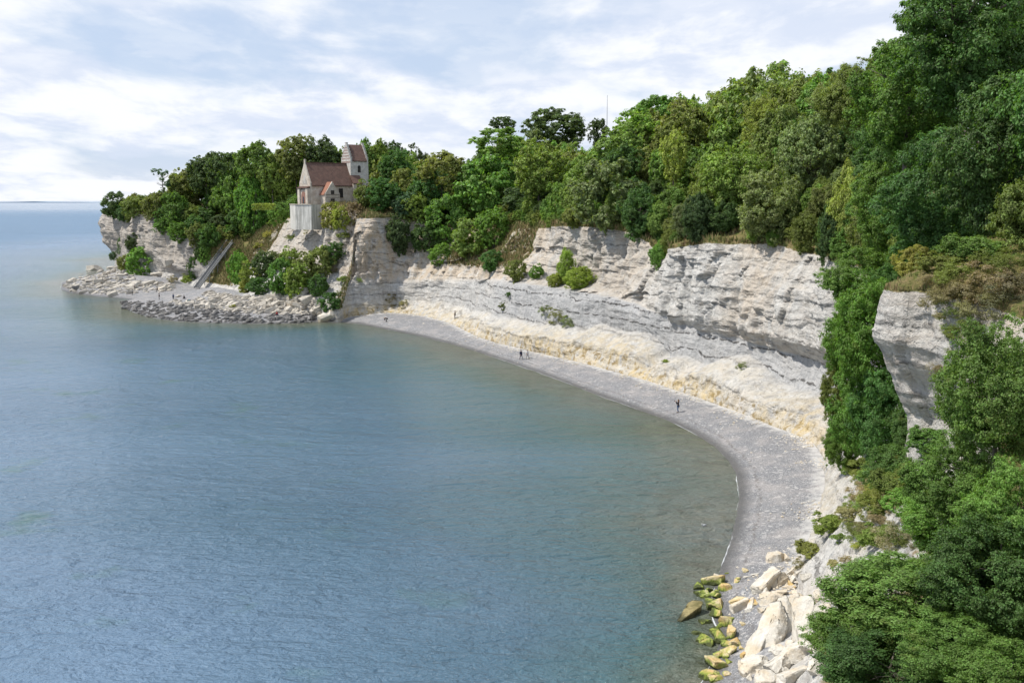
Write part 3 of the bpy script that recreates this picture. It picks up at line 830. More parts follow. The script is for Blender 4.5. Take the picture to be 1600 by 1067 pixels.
tag(bed.build('seabed', simple('sea_bed', (0.10, 0.11, 0.08), 0.9, 0.2, 0.1)), kind='structure')

# foam where the small waves break
def foam():
    rng = np.random.default_rng(4)
    P0 = SHORE[4:]
    L = np.concatenate([[0], np.cumsum(np.hypot(*np.diff(P0, axis=0).T))])
    s = np.arange(0, L[-1], 0.25)
    x = np.interp(s, L, P0[:, 0]); y = np.interp(s, L, P0[:, 1])
    tx = np.gradient(x); ty = np.gradient(y); n = np.hypot(tx, ty); nx, ny = ty / n, -tx / n   # either side; corrected below
    side = shore_dist(x + nx, y + ny); flip = np.where(side > 0, -1, 1); nx *= flip; ny *= flip   # seaward
    wob = 0.22 * fbm(s / 4, 0, 0, 5, 3)
    wd = np.clip(0.30 * fbm(s / 5, 0, 3, 6, 4) + 0.09, 0.013, 0.15) * (0.4 + 0.6 * np.abs(fbm(s / 0.7, 0, 1, 8, 2)))
    a = np.stack([x + nx * (wob + 0.06), y + ny * (wob + 0.06), np.full(len(s), 0.02)], -1)
    b = np.stack([x + nx * (wob + wd + 0.06), y + ny * (wob + wd + 0.06), np.full(len(s), 0.02)], -1)
    V = np.stack([a, b], 1).reshape(-1, 3)
    i = np.arange(len(s) - 1)[wd[:-1] > 0.012] * 2
    Q = np.stack([i, i + 1, i + 3, i + 2], -1)
    me = mesh_np('sea_foam', V, Q)
    tag(link('sea_foam', me, simple('foam', (0.52, 0.54, 0.55), 0.6, 0.15, 6)), 'thin white foam line along the water\'s edge', 'foam', kind='stuff')
foam()

# low far shore on the horizon, at the left
fc = MB()
prof = [(-9200 + 230 * i, 10 + 5 * math.sin(i * 0.9) + 4 * math.sin(i * 2.3)) for i in range(17)]
for (x0, h0), (x1, h1) in zip(prof[:-1], prof[1:]):
    fc.add([(x0, 15000, -1), (x1, 15000, -1), (x1, 15000, h1), (x0, 15000, h0), (x0, 15600, -1), (x1, 15600, -1), (x1, 15600, h1), (x0, 15600, h0)],
           [(0, 1, 2, 3), (3, 2, 6, 7), (7, 6, 5, 4)])
tag(fc.build('far_coast', simple('hazy_far_land', (0.30, 0.38, 0.46), 0.95, 0.1, 0.001)), kind='structure')  # distance haze is put into the grey-blue base colour
# ------------------------------------------------------------------ foliage meshes
def sph_dirs(rng, n):
    v = rng.normal(size=(n, 3)); return v / np.linalg.norm(v, axis=1)[:, None]

def leaf_quads(rng, pos, nrm, size, aspect=0.6):
    n = len(pos)
    r = sph_dirs(rng, n)
    t = np.cross(nrm, r); t /= (np.linalg.norm(t, axis=1)[:, None] + 1e-9)
    b = np.cross(nrm, t)
    s = size * rng.uniform(0.65, 1.35, n)[:, None]
    fold = nrm * s * 0.22
    V = np.stack([pos - t * s, pos - b * s * aspect + fold, pos + t * s, pos + b * s * aspect + fold], 1).reshape(-1, 3)
    return V, np.arange(n * 4).reshape(n, 4)

def crown_mesh(name, seed, nleaf, leaf, npuff=34, nsub=14, squash=1.0, open_=0.0, low=-0.55, ragged=0.3, cone=0.0, twig=1.12):
    """unit crown: boughs (puffs) of twigs (sub-puffs) of leaves, uneven outline"""
    rng = np.random.default_rng(seed)
    c = []
    while len(c) < npuff:
        d = sph_dirs(rng, 1)[0]
        if d[2] < low and rng.random() < 0.8: continue
        lump = 1 + ragged * float(vnoise(d[0] * 1.7 + seed, d[1] * 1.7, d[2] * 1.7, seed))
        rad = (rng.uniform(0.2, 1) ** 0.42) * 0.76 * lump
        p = d * rad
        if cone: p[:2] *= (1 - cone * (p[2] + 1) / 2)
        c.append(p)
    c = np.array(c)
    pr = rng.uniform(0.15, 0.33, npuff) * (1 - 0.25 * open_)
    V, Q, k = [], [], 0
    # twigs on each puff
    pi = rng.integers(0, npuff, npuff * nsub)
    d = sph_dirs(rng, len(pi))
    out = c[pi] / (np.linalg.norm(c[pi], axis=1)[:, None] + 1e-6)
    d = d + out * 0.6 + np.array([0, 0, 0.15]); d /= np.linalg.norm(d, axis=1)[:, None]
    sc = c[pi] + d * (pr[pi] * rng.uniform(0.65, twig, len(pi)))[:, None]
    sr = rng.uniform(0.045, 0.10, len(pi)) * (1 + 0.3 * open_)
    m = nleaf // len(pi) + 1
    ti = np.repeat(np.arange(len(pi)), m)[:nleaf]
    ld = sph_dirs(rng, nleaf)
    base = d[ti]
    pos = sc[ti] + ld * (sr[ti] * rng.uniform(0.25, 1.15, nleaf))[:, None] * np.array([1.15, 1.15, 0.8])
    nrm = ld * 0.8 + base * 0.6 + np.array([0, 0, 0.45]) + rng.normal(size=(nleaf, 3)) * 0.35
    nrm /= np.linalg.norm(nrm, axis=1)[:, None]
    V, Q = leaf_quads(rng, pos * np.array([1, 1, squash]), nrm, leaf)
    return link_mesh(name, V, Q)

def link_mesh(name, V, Q):
    me = mesh_np(name, V, Q); me.materials.append(M['leaf']); return me

def trunk_mesh(name, seed):
    """unit stem from z=-1 (foot) to 0"""
    rng = random.Random(seed); mb = MB()
    pts = [(rng.uniform(-.02, .02) * i * (5 - i) / 5, rng.uniform(-.02, .02) * i * (5 - i) / 5, -1 + i / 5) for i in range(6)]
    mb.tube(pts, [0.062, 0.050, 0.045, 0.041, 0.038, 0.034], 9)
    me = mb.mesh(name, True); me.materials.append(M['bark']); return me
def limbs_mesh(name, seed):
    """branches inside a unit crown"""
    rng = random.Random(seed); mb = MB()
    mb.tube([(0, 0, -0.55), (.03, 0, -.2), (-.02, .03, .2), (0, 0, .6)], [0.034, 0.03, 0.018, 0.006], 8)
    for k in range(13):
        z = rng.uniform(-0.5, 0.3); a = k * 2.4 + rng.random(); l = rng.uniform(0.5, 0.82) * (1 - abs(z) * .4)
        p0 = Vector((0, 0, z)); p1 = p0 + Vector((math.cos(a) * l * .5, math.sin(a) * l * .5, l * .18)); p2 = p0 + Vector((math.cos(a + .2) * l, math.sin(a + .2) * l, l * .42))
        mb.tube([p0, p1, p2], [0.018, 0.012, 0.003], 5)
        a += 0.7; p3 = p1 + Vector((math.cos(a) * .3, math.sin(a) * .3, .18)); mb.tube([p1, p3], [0.008, 0.002], 4)
        a -= 1.5; p3 = p1 + Vector((math.cos(a) * .3, math.sin(a) * .3, .1)); mb.tube([p1, p3], [0.008, 0.002], 4)
    me = mb.mesh(name, True); me.materials.append(M['bark']); return me

CM = {}
CM['far'] = [crown_mesh('crown', 100 + i, 12000, 0.044, 62, 10, ragged=0.22, low=-1) for i in range(7)]
CM['mid'] = [crown_mesh('crown', 200 + i, 34000, 0.028, 76, 14, ragged=0.22, low=-1) for i in range(5)]
CM['near'] = [crown_mesh('crown', 300 + i, 62000, 0.021, 84, 15, ragged=0.3, low=-1) for i in range(3)]
CM['close'] = [crown_mesh('crown', 400 + i, 100000, 0.018, 84, 20, ragged=0.35, low=-1, twig=1.35) for i in range(2)]
CM['open'] = [crown_mesh('crown', 500 + i, 2600, 0.045, 16, 9, open_=1, ragged=0.5) for i in range(2)]
CM['dry'] = [crown_mesh('crown', 600 + i, 9000, 0.022, 26, 18, open_=0.6, ragged=0.5, low=-0.2) for i in range(2)]
CM['cone'] = [crown_mesh('crown', 700, 12000, 0.034, 50, 14, cone=0.7, squash=1.5)]
CM['lowbush'] = [crown_mesh('leaves', 800 + i, 6000, 0.055, 34, 12, low=-0.1, squash=0.9) for i in range(3)]
CM['lowfine'] = [crown_mesh('leaves', 820 + i, 22000, 0.030, 40, 20, low=-0.1, squash=0.9) for i in range(3)]
TM = [trunk_mesh('trunk', i) for i in range(4)]
LM = [limbs_mesh('limbs', i) for i in range(4)]
TINTS = {
 'dark': (0.069, 0.111, 0.042), 'deep': (0.073, 0.149, 0.041), 'green': (0.114, 0.212, 0.047), 'mid': (0.147, 0.230, 0.059), 'bright': (0.185, 0.260, 0.060),
 'yellow': (0.269, 0.292, 0.075), 'olive': (0.155, 0.193, 0.056), 'grey': (0.168, 0.207, 0.088), 'brown': (0.185, 0.170, 0.100), 'blue': (0.083, 0.141, 0.075),
 'dry': (0.255, 0.235, 0.135), 'lime': (0.252, 0.307, 0.070)}
_tr = random.Random(11)
def tint_of(t, var=0.16):
    c = TINTS[t]; k = 1 + _tr.uniform(-var, var)
    return tuple(min(1, x * k * (1 + _tr.uniform(-.08, .08))) for x in c) + (1,)

def tree(x, y, z, rx, rz, kind, tint, label, group=None, cat='tree', name='tree', gz=None, seed=None, trunk=True, dark=1.0):
    """crown centre (x,y,z), radii rx, rz; trunk runs down to the ground"""
    seed = _tr.randrange(999) if seed is None else seed
    if gz is None: gz = ground(x, y)
    root = empty(name, (x, y, min(gz, z - 0.3 * rz)))
    rot = (seed * 2.399) % 6.283
    cr = link('crown' if cat == 'tree' else 'leaves', CM[kind][seed % len(CM[kind])], parent=root)
    cr.location = (0, 0, z - root.location.z); cr.scale = (rx, rx * (0.9 + 0.2 * ((seed * 7) % 10) / 10), rz); cr.rotation_euler = (0, 0, rot)
    tc_ = tint_of(tint); cr.color = (tc_[0] * dark, tc_[1] * dark, tc_[2] * dark, 1)
    if trunk:
        t = link('trunk', TM[seed % 4], parent=root)
        hgt = max(0.5, z - root.location.z - 0.35 * rz + 0.4)
        t.location = (0, 0, hgt - 0.4); t.rotation_euler = (0, 0, rot); k = min(rx, 5) * 0.9
        t.scale = (k, k, hgt)
        if kind != 'far':
            t = link('limbs', LM[seed % 4], parent=root); t.location = cr.location; t.rotation_euler = (0, 0, rot); t.scale = (rx, rx, rz)
    tag(root, label, cat, group)
    return root

def ptree(u, v0, v1, wpx, Yd, kind, tint, label, **kw):
    """tree whose crown spans photo rows v0..v1 and wpx columns when it stands at depth Yd"""
    if Yd > 95 and kw.get('rest', True):
        h = cliff_hit(u, v1 - 3)
        if h is not None: Yd = min(max(h.y + 1.0, Yd - 12), Yd + 28)
    kw.pop('rest', None)
    c = at_y(u, (v0 + v1) / 2, Yd)
    return tree(c.x, c.y, c.z, wpx / 2 * Yd / F * 1.08, (v1 - v0) / 2 * Yd / F * 1.05, kind, tint, label, **kw)

# ------------------------------------------------------------------ trees and bushes picked out one by one
T = []
def t_(u, v0, v1, w, Yd, kind, tint, label, **kw): ptree(u, v0, v1, w, Yd, kind, tint, label, **kw)
HB = dict(cat='bush', name='bush', trunk=False)
# headland
t_(181, 299, 346, 50, 352, 'far', 'dark', 'dark rounded bush on the outermost tip of the headland', **HB)
t_(214, 306, 345, 46, 346, 'far', 'olive', 'low olive bush beside the dark bush on the headland rim', **HB)
t_(243, 302, 350, 44, 340, 'far', 'olive', 'olive bush on the headland rim left of the spindly tree', **HB)
t_(197, 322, 350, 30, 350, 'far', 'dark', 'small dark bush hanging over the rim of the headland tip', **HB)
t_(254, 263, 302, 34, 338, 'open', 'blue', 'spindly half bare tree leaning out above the headland')
t_(272, 300, 365, 46, 330, 'far', 'green', 'green bushy tree at the foot of the brown headland tree')
t_(290, 256, 330, 62, 330, 'far', 'olive', 'brownish green tree right of the spindly headland tree')
t_(322, 240, 310, 60, 335, 'far', 'dark', 'dark tree rising behind the brownish headland tree')
t_(352, 232, 300, 58, 330, 'far', 'dark', 'dark broad tree on the skyline above the staircase')
t_(366, 252, 360, 66, 300, 'far', 'mid', 'tall soft green tree above the top of the metal staircase')
t_(395, 268, 370, 52, 295, 'far', 'green', 'green tree between the staircase and the yellow green tree')
t_(398, 222, 290, 62, 315, 'far', 'green', 'tall green tree on the skyline left of the church')
t_(440, 243, 325, 52, 285, 'far', 'lime', 'bright yellow green tree left of the church gable')
t_(462, 212, 290, 66, 310, 'far', 'olive', 'olive tree on the skyline behind the church nave')
t_(503, 210, 290, 62, 308, 'far', 'dark', 'dark tree top behind the church between nave and tower')
t_(425, 235, 300, 46, 312, 'far', 'mid', 'green tree behind the yellow green tree')
t_(567, 218, 290, 36, 300, 'far', 'green', 'green tree directly behind the right side of the church tower')
t_(588, 220, 300, 44, 302, 'far', 'bright', 'fresh green tree top right of the tower roof')
t_(622, 222, 300, 56, 305, 'far', 'dark', 'dark tree on the skyline right of the church')
t_(652, 228, 300, 46, 300, 'far', 'dark', 'small dark tree top where the skyline dips right of the church')
t_(578, 246, 320, 48, 280, 'far', 'grey', 'pale grey green tree beside the church tower')
t_(616, 234, 300, 58, 275, 'far', 'deep', 'dark dome shaped tree right of the church tower')
t_(574, 282, 330, 40, 262, 'far', 'olive', 'olive brown bush touching the foot of the church tower', **HB)
t_(600, 278, 335, 60, 256, 'far', 'deep', 'dark green bush right of the church above the brown cliff', **HB)
t_(632, 300, 345, 44, 248, 'far', 'blue', 'bluish green bush hanging over the brown cliff edge', **HB)
for i, (u, v0, v1, w, tt_, lab) in enumerate([
 (498, 316, 352, 30, 'lime', 'bright climbing bush next to the pale retaining wall'),
 (515, 316, 362, 34, 'yellow', 'yellow green bush second from the retaining wall'),
 (532, 318, 366, 30, 'lime', 'bright green bush below the church porch windows'),
 (552, 312, 356, 30, 'brown', 'brownish bush under the church tower'),
 (436, 312, 352, 32, 'green', 'green bush hugging the left side of the retaining wall')]):
    t_(u, v0, v1, w, 250, 'far', tt_, lab, **HB)
# slopes round the staircase
SL = [(258, 340, 368, 36, 'green'), (283, 345, 380, 40, 'green'), (306, 345, 392, 36, 'olive'), (326, 350, 395, 38, 'deep'), (345, 335, 368, 36, 'dark'), (318, 322, 360, 44, 'deep'),
      (290, 325, 355, 44, 'dark'), (262, 322, 350, 36, 'deep'), (330, 355, 385, 26, 'green'), (320, 375, 418, 26, 'green'), (304, 400, 440, 24, 'deep'), (292, 428, 450, 18, 'bright'), (314, 380, 412, 22, 'dark'),
      (375, 325, 372, 44, 'deep'), (400, 322, 362, 34, 'deep'), (385, 345, 375, 22, 'bright')]
for u, v0, v1, w, tt_ in SL:
    h = cliff_hit(u, min(v1 - 4, 445))
    Yd = h.y - 1 if h is not None else 310
    t_(u, v0, v1, w, min(max(Yd, 314 if 300 < u < 362 else 290), 332), 'far', tt_, 'green bush on the overgrown slope behind the metal staircase', group='bushes on the slope behind the staircase', **HB)
for u, v0, v1, w, tt_, lab in [
 (372, 392, 448, 36, 'green', 'green bush just right of the metal staircase'), (392, 408, 456, 34, 'bright', 'bright bush second right of the staircase'),
 (412, 388, 440, 40, 'dark', 'dark bush on the upper edge of the scrub below the church'), (405, 430, 464, 44, 'deep', 'low dark bush at the foot of the scrub near the rubble'),
 (440, 402, 470, 46, 'green', 'green bush in the middle of the scrub below the church'), (430, 392, 425, 34, 'grey', 'grey green bush high in the scrub below the church'),
 (462, 410, 470, 44, 'bright', 'bright green bush low in the scrub above the pale boulders'), (478, 395, 450, 44, 'olive', 'olive bush in the right half of the scrub'),
 (500, 385, 440, 46, 'olive', 'reddish olive bush near the right end of the scrub'), (520, 378, 420, 42, 'deep', 'dark green bush at the top right end of the scrub'),
 (455, 385, 420, 36, 'bright', 'fresh green bush high in the middle of the scrub'), (497, 425, 468, 34, 'deep', 'dark bush low at the right end of the scrub'),
 (515, 456, 492, 36, 'deep', 'dark green creeper mound beside the end of the beach'), (385, 436, 462, 26, 'yellow', 'small yellow green bush right at the staircase foot')]:
    h = cliff_hit(u, min(v1 - 2, 466)); Yd = (h.y if h is not None else 240)
    t_(u, v0, v1, w, Yd, 'far', tt_, lab, **HB)
for u, v0, v1, w, tt_, lab, k in [
 (220, 384, 441, 54, 'green', 'large round green bush among the headland boulders', 'far'), (213, 360, 395, 32, 'dark', 'dark bush behind the round bush under the headland', 'far'),
 (189, 374, 400, 20, 'blue', 'small dark conifer under the headland cliff', 'cone'), (176, 393, 408, 14, 'dark', 'tiny dark shrub at the left foot of the headland', 'far'),
 (196, 398, 425, 26, 'olive', 'olive shrub left of the round bush under the headland', 'far')]:
    t_(u, v0, v1, w, 322 if u > 200 else 330, k, tt_, lab, **HB)
# the wooded stretch between the church and the grey bedded cliff
for u, v0, v1, w, Yd, tt_, lab in [
 (622, 330, 405, 46, 236, 'dark', 'dark bush hanging down the brown cliff, lowest on its left'),
 (650, 300, 352, 48, 240, 'bright', 'bright green tree above the brown cliff'),
 (690, 236, 300, 80, 252, 'olive', 'olive tree with rusty top right of the skyline dip'),
 (668, 268, 345, 66, 248, 'deep', 'dark green tree below the rusty topped tree'),
 (665, 345, 400, 50, 230, 'deep', 'dark green bush above the notch in the cliff'),
 (700, 300, 385, 76, 232, 'green', 'green tree in the middle of the overgrown cliff'),
 (690, 380, 418, 44, 222, 'green', 'green bush lowest on the overgrown cliff'),
 (735, 340, 410, 64, 218, 'mid', 'soft green tree low on the overgrown cliff'),
 (762, 232, 345, 120, 232, 'green', 'large broad green tree left of the bright domed tree'),
 (778, 200, 250, 84, 255, 'mid', 'light green crown standing behind the large broad tree'),
 (786, 180, 206, 40, 300, 'dark', 'small dark crown poking above the skyline'),
 (868, 169, 240, 98, 290, 'dark', 'wide dark tree standing high on the skyline'),
 (842, 222, 310, 84, 222, 'bright', 'bright domed tree with visible trunk above the bedded cliff'),
 (815, 290, 345, 60, 224, 'dark', 'dark undergrowth tree below the bright domed tree'),
 (860, 285, 345, 60, 224, 'dark', 'dark tree in the shade right of the bright domed tree'),
 (772, 325, 395, 58, 208, 'green', 'green tree at the left edge of the bedded grey cliff'),
 (770, 390, 430, 38, 197, 'deep', 'dark shrub at the left foot of the bedded grey cliff'),
 (806, 402, 444, 36, 190, 'olive', 'olive shrub standing in front of the bedded grey cliff'),
 (838, 412, 440, 24, 187, 'green', 'small green shrub in front of the bedded grey cliff'),
 (935, 184, 232, 34, 240, 'dark', 'narrow dark tree just left of the mast'),
 (905, 240, 330, 66, 200, 'mid', 'yellowish green tree left of the pale willow like tree'),
 (948, 248, 372, 110, 182, 'grey', 'pale grey green tree leaning out over the bedded cliff'),
 (900, 318, 360, 46, 186, 'olive', 'olive bush on the rim of the bedded cliff'),
 (965, 195, 270, 90, 205, 'mid', 'soft green tree in front of the mast'),
 (1000, 175, 250, 90, 215, 'bright', 'fresh green tree right of the mast'),
 (1030, 148, 220, 90, 225, 'green', 'green tree forming the first rise of the ridge right of the mast'),
 (1053, 196, 290, 46, 180, 'lime', 'narrow bright green column of a tree in the wood'),
 (1000, 290, 375, 70, 172, 'deep', 'deep green tree on the rim above the white wavy cliff'),
 (1045, 290, 370, 66, 165, 'green', 'green tree on the rim right of the deep green one'),
 (1092, 300, 385, 56, 150, 'dark', 'dark tall bush hanging over the middle of the white cliff'),
 (1075, 160, 260, 90, 195, 'olive', 'olive tree on the ridge right of the narrow bright column'),
 (1150, 225, 350, 110, 145, 'mid', 'large yellow green tree over the white cliff'),
 (1205, 265, 385, 110, 134, 'grey', 'large dusty grey green bush on the cliff edge'),
 (1190, 150, 250, 70, 165, 'lime', 'pale yellow green crown in the middle of the ridge'),
 (1298, 315, 420, 48, 112, 'dark', 'dark ivy covered bush hanging over the right end of the white cliff'),
 (1262, 330, 400, 48, 118, 'olive', 'olive bush beside the dark ivy covered bush'),
 (1330, 255, 400, 70, 106, 'yellow', 'bright yellow green tree right of the ivy covered bush'),
 (1370, 290, 420, 90, 98, 'olive', 'olive feathery tree below the big dark oak'),
 (1430, 330, 440, 80, 84, 'bright', 'light green bush at the foot of the big dark oak'),
 (885, 388, 448, 32, 172, 'bright', 'bright green sapling on the ledge right of the bedded cliff'),
 (905, 415, 455, 50, 168, 'lime', 'yellow green shrub on the ledge at the left end of the white cliff'),
 (868, 425, 452, 26, 174, 'yellow', 'small yellow green shrub left of the bright sapling')]:
    k = 'far' if Yd > 175 else 'mid'
    bush = 'bush' in lab or 'shrub' in lab
    t_(u, v0, v1, w, Yd, k, tt_, lab, **(HB if bush else {}))
# big trees above the near slope
for u, v0, v1, w, Yd, tt_, lab in [
 (1515, -70, 190, 230, 78, 'deep', 'huge dark oak filling the top right corner'),
 (1420, 55, 250, 170, 86, 'green', 'tall dark green oak left of the corner oak, against the sky'),
 (1565, 120, 380, 200, 68, 'deep', 'deep green tree at the right edge under the corner oak'),
 (1465, 200, 400, 170, 76, 'deep', 'dark green tree in the shade below the two oaks'),
 (1385, 180, 330, 110, 94, 'deep', 'dark green tree where the ridge meets the oaks'),
 (1390, 240, 410, 120, 90, 'green', 'bushy green tree closing the gap under the tall oak'),
 (1450, 310, 420, 110, 80, 'deep', 'dark bushy tree above the scrubby spur'),
 (1330, 95, 210, 110, 125, 'olive', 'olive tree on the ridge left of the oaks'),
 (1640, 250, 470, 160, 62, 'olive', 'olive tree cut by the right edge of the picture')]:
    t_(u, v0, v1, w, Yd, 'near', tt_, lab, dark=0.92, trunk=v1 < 60 or 'corner' in lab)
# the dark tree standing in the gully in front of the white cliff
for u, v0, v1, w, Yd, tt_, lab, k in [
 (1362, 420, 610, 140, 76, 'green', 'tall dark leafed tree in the gully between white cliff and chalk spur', 'near'),
 (1385, 560, 745, 115, 74, 'deep', 'lower tree in the gully under the chalk spur', 'near'),
 (1425, 380, 440, 60, 70, 'yellow', 'yellow green creeper above the chalk spur', 'mid'),
 (1560, 500, 740, 190, 40, 'green', 'fresh green ash tree at the right edge of the near slope', 'close'),
 (1500, 680, 840, 180, 42, 'green', 'feathery green tree in the middle of the near slope', 'close'),
 (1440, 870, 1010, 280, 38, 'green', 'dark leafy hawthorn low on the near slope', 'close'),
 (1560, 800, 1000, 220, 35, 'deep', 'dense leafy tree in the lower right corner', 'close'),
 (1450, 560, 700, 70, 66, 'green', 'leafy bush hanging down the right flank of the chalk spur', 'mid'),
 (1345, 385, 490, 110, 84, 'green', 'leafy tree joining the gully thicket to the wood above', 'near'),
 (1400, 400, 500, 90, 80, 'deep', 'dark tree behind the creeper at the head of the gully', 'near'),
 (1322, 470, 600, 70, 80, 'green', 'leafy tree hanging over the white cliff at the left side of the gully', 'near'),
 (1430, 600, 720, 80, 70, 'deep', 'dark thicket directly under the chalk spur', 'near'),
 (1315, 640, 740, 60, 84, 'green', 'bush at the left foot of the gully thicket by the beach', 'near'),
 (1306, 560, 660, 50, 84, 'olive', 'olive bush leaning from the gully thicket over the white cliff', 'near'),
 (1350, 560, 720, 110, 78, 'green', 'leafy middle tree in the gully, nearest to the white cliff', 'near'),
 (1405, 690, 790, 110, 66, 'deep', 'dark bush at the foot of the gully tree', 'near'),
 (1480, 760, 880, 150, 48, 'green', 'green thicket behind the low hawthorn', 'near'),
 (1590, 720, 900, 160, 36, 'green', 'green ash crown cut by the right edge', 'close'),
 (1350, 940, 1060, 170, 38, 'green', 'leafy hawthorn nearest to the upright chalk slabs', 'close'),
 (1500, 960, 1080, 200, 33, 'green', 'leafy bush in the middle of the bottom right thicket', 'close'),
 (1395, 990, 1120, 240, 35, 'deep', 'leafy hawthorn cut by the bottom edge beside the boulders', 'close'),
 (1580, 1000, 1150, 220, 31, 'green', 'leafy tree cut by the bottom right corner', 'close')]:
    t_(u, v0, v1, w, Yd, k, tt_, lab, trunk='gully' not in lab and 'spur' not in lab, dark=0.95)

# shrubs on the near slope and on the cliff ledges
for u, v, r, kind, tint, lab in [
 (1295, 830, 1.6, 'lowfine', 'bright', 'green broom bush at the inner edge of the beach'),
 (1268, 868, 1.3, 'lowfine', 'olive', 'olive shrub between the beach and the white slope'),
 (1250, 885, 0.8, 'dry', 'brown', 'purplish dry shrub above the pale boulders'),
 (1262, 945, 0.7, 'dry', 'olive', 'small scrubby plant among the upright chalk slabs'),
 (1350, 780, 1.6, 'dry', 'dry', 'straw coloured grass clump on the white slope'),
 (1372, 800, 1.9, 'dry', 'olive', 'olive weedy clump on the near slope'),
 (1400, 770, 1.8, 'lowfine', 'mid', 'soft green shrub right of the straw clump'),
 (1430, 800, 2.0, 'lowfine', 'green', 'green shrub below the gully tree'),
 (1400, 850, 1.7, 'dry', 'dry', 'dry brown clump in front of the hawthorn'),
 (1440, 845, 1.6, 'dry', 'brown', 'reddish brown clump behind the hawthorn'),
 (1370, 850, 1.5, 'lowfine', 'bright', 'light green shrub left of the dry brown clump'),
 (1345, 850, 1.1, 'dry', 'olive', 'small olive clump at the edge of the white slope'),
 (1480, 480, 1.8, 'dry', 'brown', 'brown dry shrub on top of the chalk spur'),
 (1500, 440, 1.8, 'dry', 'olive', 'olive dry shrub behind the chalk spur'),
 (1540, 460, 2.2, 'dry', 'brown', 'pinkish brown shrub on the slope above the ash tree'),
 (1575, 430, 2.0, 'dry', 'olive', 'olive shrub near the right edge above the ash tree'),
 (1510, 540, 1.8, 'dry', 'olive', 'twiggy shrub on the right flank of the chalk spur'),
 (1455, 445, 1.0, 'dry', 'dry', 'small dry shrub on the very rim of the chalk spur'),
 (1475, 590, 1.2, 'dry', 'brown', 'brown shrub on the lower flank of the chalk spur'),
 (1530, 500, 1.8, 'dry', 'dry', 'straw coloured scrub above the ash tree'),
 (1490, 505, 1.6, 'dry', 'olive', 'olive scrub on the shoulder of the chalk spur'),
 (1560, 485, 1.8, 'dry', 'brown', 'brown scrub close to the right edge above the ash tree'),
 (1520, 410, 2.2, 'lowfine', 'green', 'green bush at the upper end of the scrubby spur'),
 (1585, 460, 1.8, 'dry', 'brown', 'pink brown scrub touching the right edge'),
 (1470, 425, 1.7, 'lowfine', 'olive', 'olive bush where the spur meets the wood'),
 (1505, 470, 1.5, 'dry', 'brown', 'rusty scrub in the middle of the spur'),
 (1330, 800, 1.0, 'dry', 'olive', 'thin weeds on the white slope'),
 (1325, 740, 1.0, 'dry', 'bright', 'light green weeds high on the white slope'),
 (1345, 735, 1.3, 'lowfine', 'olive', 'olive shrub left below the gully tree'),
 (1365, 760, 1.5, 'lowfine', 'mid', 'leafy shrub under the gully tree'),
 (1455, 700, 1.8, 'lowfine', 'green', 'green shrub under the tip of the chalk spur'),
 (1520, 880, 2.0, 'lowfine', 'green', 'green shrub behind the low hawthorns'),
 (868, 500, 2.6, 'dry', 'olive', 'grey olive bush growing on the chalk ledge'),
 (886, 508, 2.0, 'dry', 'grey', 'grey bush right of the olive bush on the chalk ledge'),
 (852, 488, 1.6, 'dry', 'grey', 'grey bush left of the olive bush on the chalk ledge'),
 (786, 482, 1.2, 'lowbush', 'olive', 'small round bush on the white cliff below the bedded wall'),
 (796, 462, 0.9, 'lowbush', 'deep', 'small dark bush hanging on the white cliff'),
 (612, 474, 2.8, 'dry', 'brown', 'brown dry bush at the cliff foot near the far end of the beach'),
 (632, 478, 1.8, 'dry', 'dry', 'straw bush beside the brown dry bush at the cliff foot'),
 (1160, 575, 1.0, 'dry', 'grey', 'small grey weed clump on the white wall'),
 (1040, 566, 0.6, 'lowbush', 'bright', 'tiny green tuft on the chalk debris'),
 (372, 398, 2.0, 'lowbush', 'green', 'green bush on the bare slope right of the staircase top'),
 (388, 372, 2.2, 'lowbush', 'olive', 'olive bush high on the slope between staircase and retaining wall'),
 (405, 388, 1.8, 'lowbush', 'yellow', 'yellow green bush on the pale ledge left of the retaining wall'),
 (378, 350, 2.4, 'lowbush', 'green', 'green bush at the lip of the slope above the staircase'),
 (425, 352, 1.8, 'lowbush', 'bright', 'bright bush just left of the retaining wall foot'),
 (528, 402, 1.8, 'dry', 'olive', 'weedy tuft on the edge between scrub slope and bare cliff corner'),
 (522, 425, 1.6, 'dry', 'brown', 'brown weeds on the bare slope left of the cliff corner'),
 (536, 372, 2.0, 'lowbush', 'olive', 'olive bush at the top of the cliff corner'),
 (530, 462, 1.4, 'dry', 'olive', 'olive weeds low beside the cliff corner'),
 (548, 350, 1.6, 'dry', 'dry', 'dry grass hanging over the cliff corner'),
 (536, 440, 1.8, 'lowbush', 'olive', 'olive bush on the brown slope beside the cliff corner'),
 (560, 440, 1.2, 'dry', 'olive', 'thin plant on the cliff corner'),
 (330, 428, 0.5, 'lowbush', 'bright', 'small bright bush at the foot of the staircase slope'),
 (365, 480, 1.0, 'lowbush', 'yellow', 'small yellow green plant on the rubble spit'),
 (270, 440, 2.2, 'dry', 'dry', 'dry grass clump under the headland wall'),
 (290, 436, 2.0, 'dry', 'olive', 'olive grass clump under the headland wall'),
 (420, 370, 2.2, 'dry', 'yellow', 'yellow green herbs on the rocks below the retaining wall'),
 (455, 375, 2.0, 'dry', 'olive', 'olive herbs right of the yellow herbs below the wall'),
 (480, 362, 1.8, 'dry', 'yellow', 'yellow herbs close under the retaining wall'),
 (395, 350, 2.2, 'dry', 'olive', 'olive scrub on the rock shoulder left of the wall')]:
    p = on_ground(u, v)
    if p is None: continue
    t = empty('shrub', (p.x, p.y, p.z - 0.15 * r))
    c = link('leaves', CM[kind][int(u) % len(CM[kind])], parent=t)
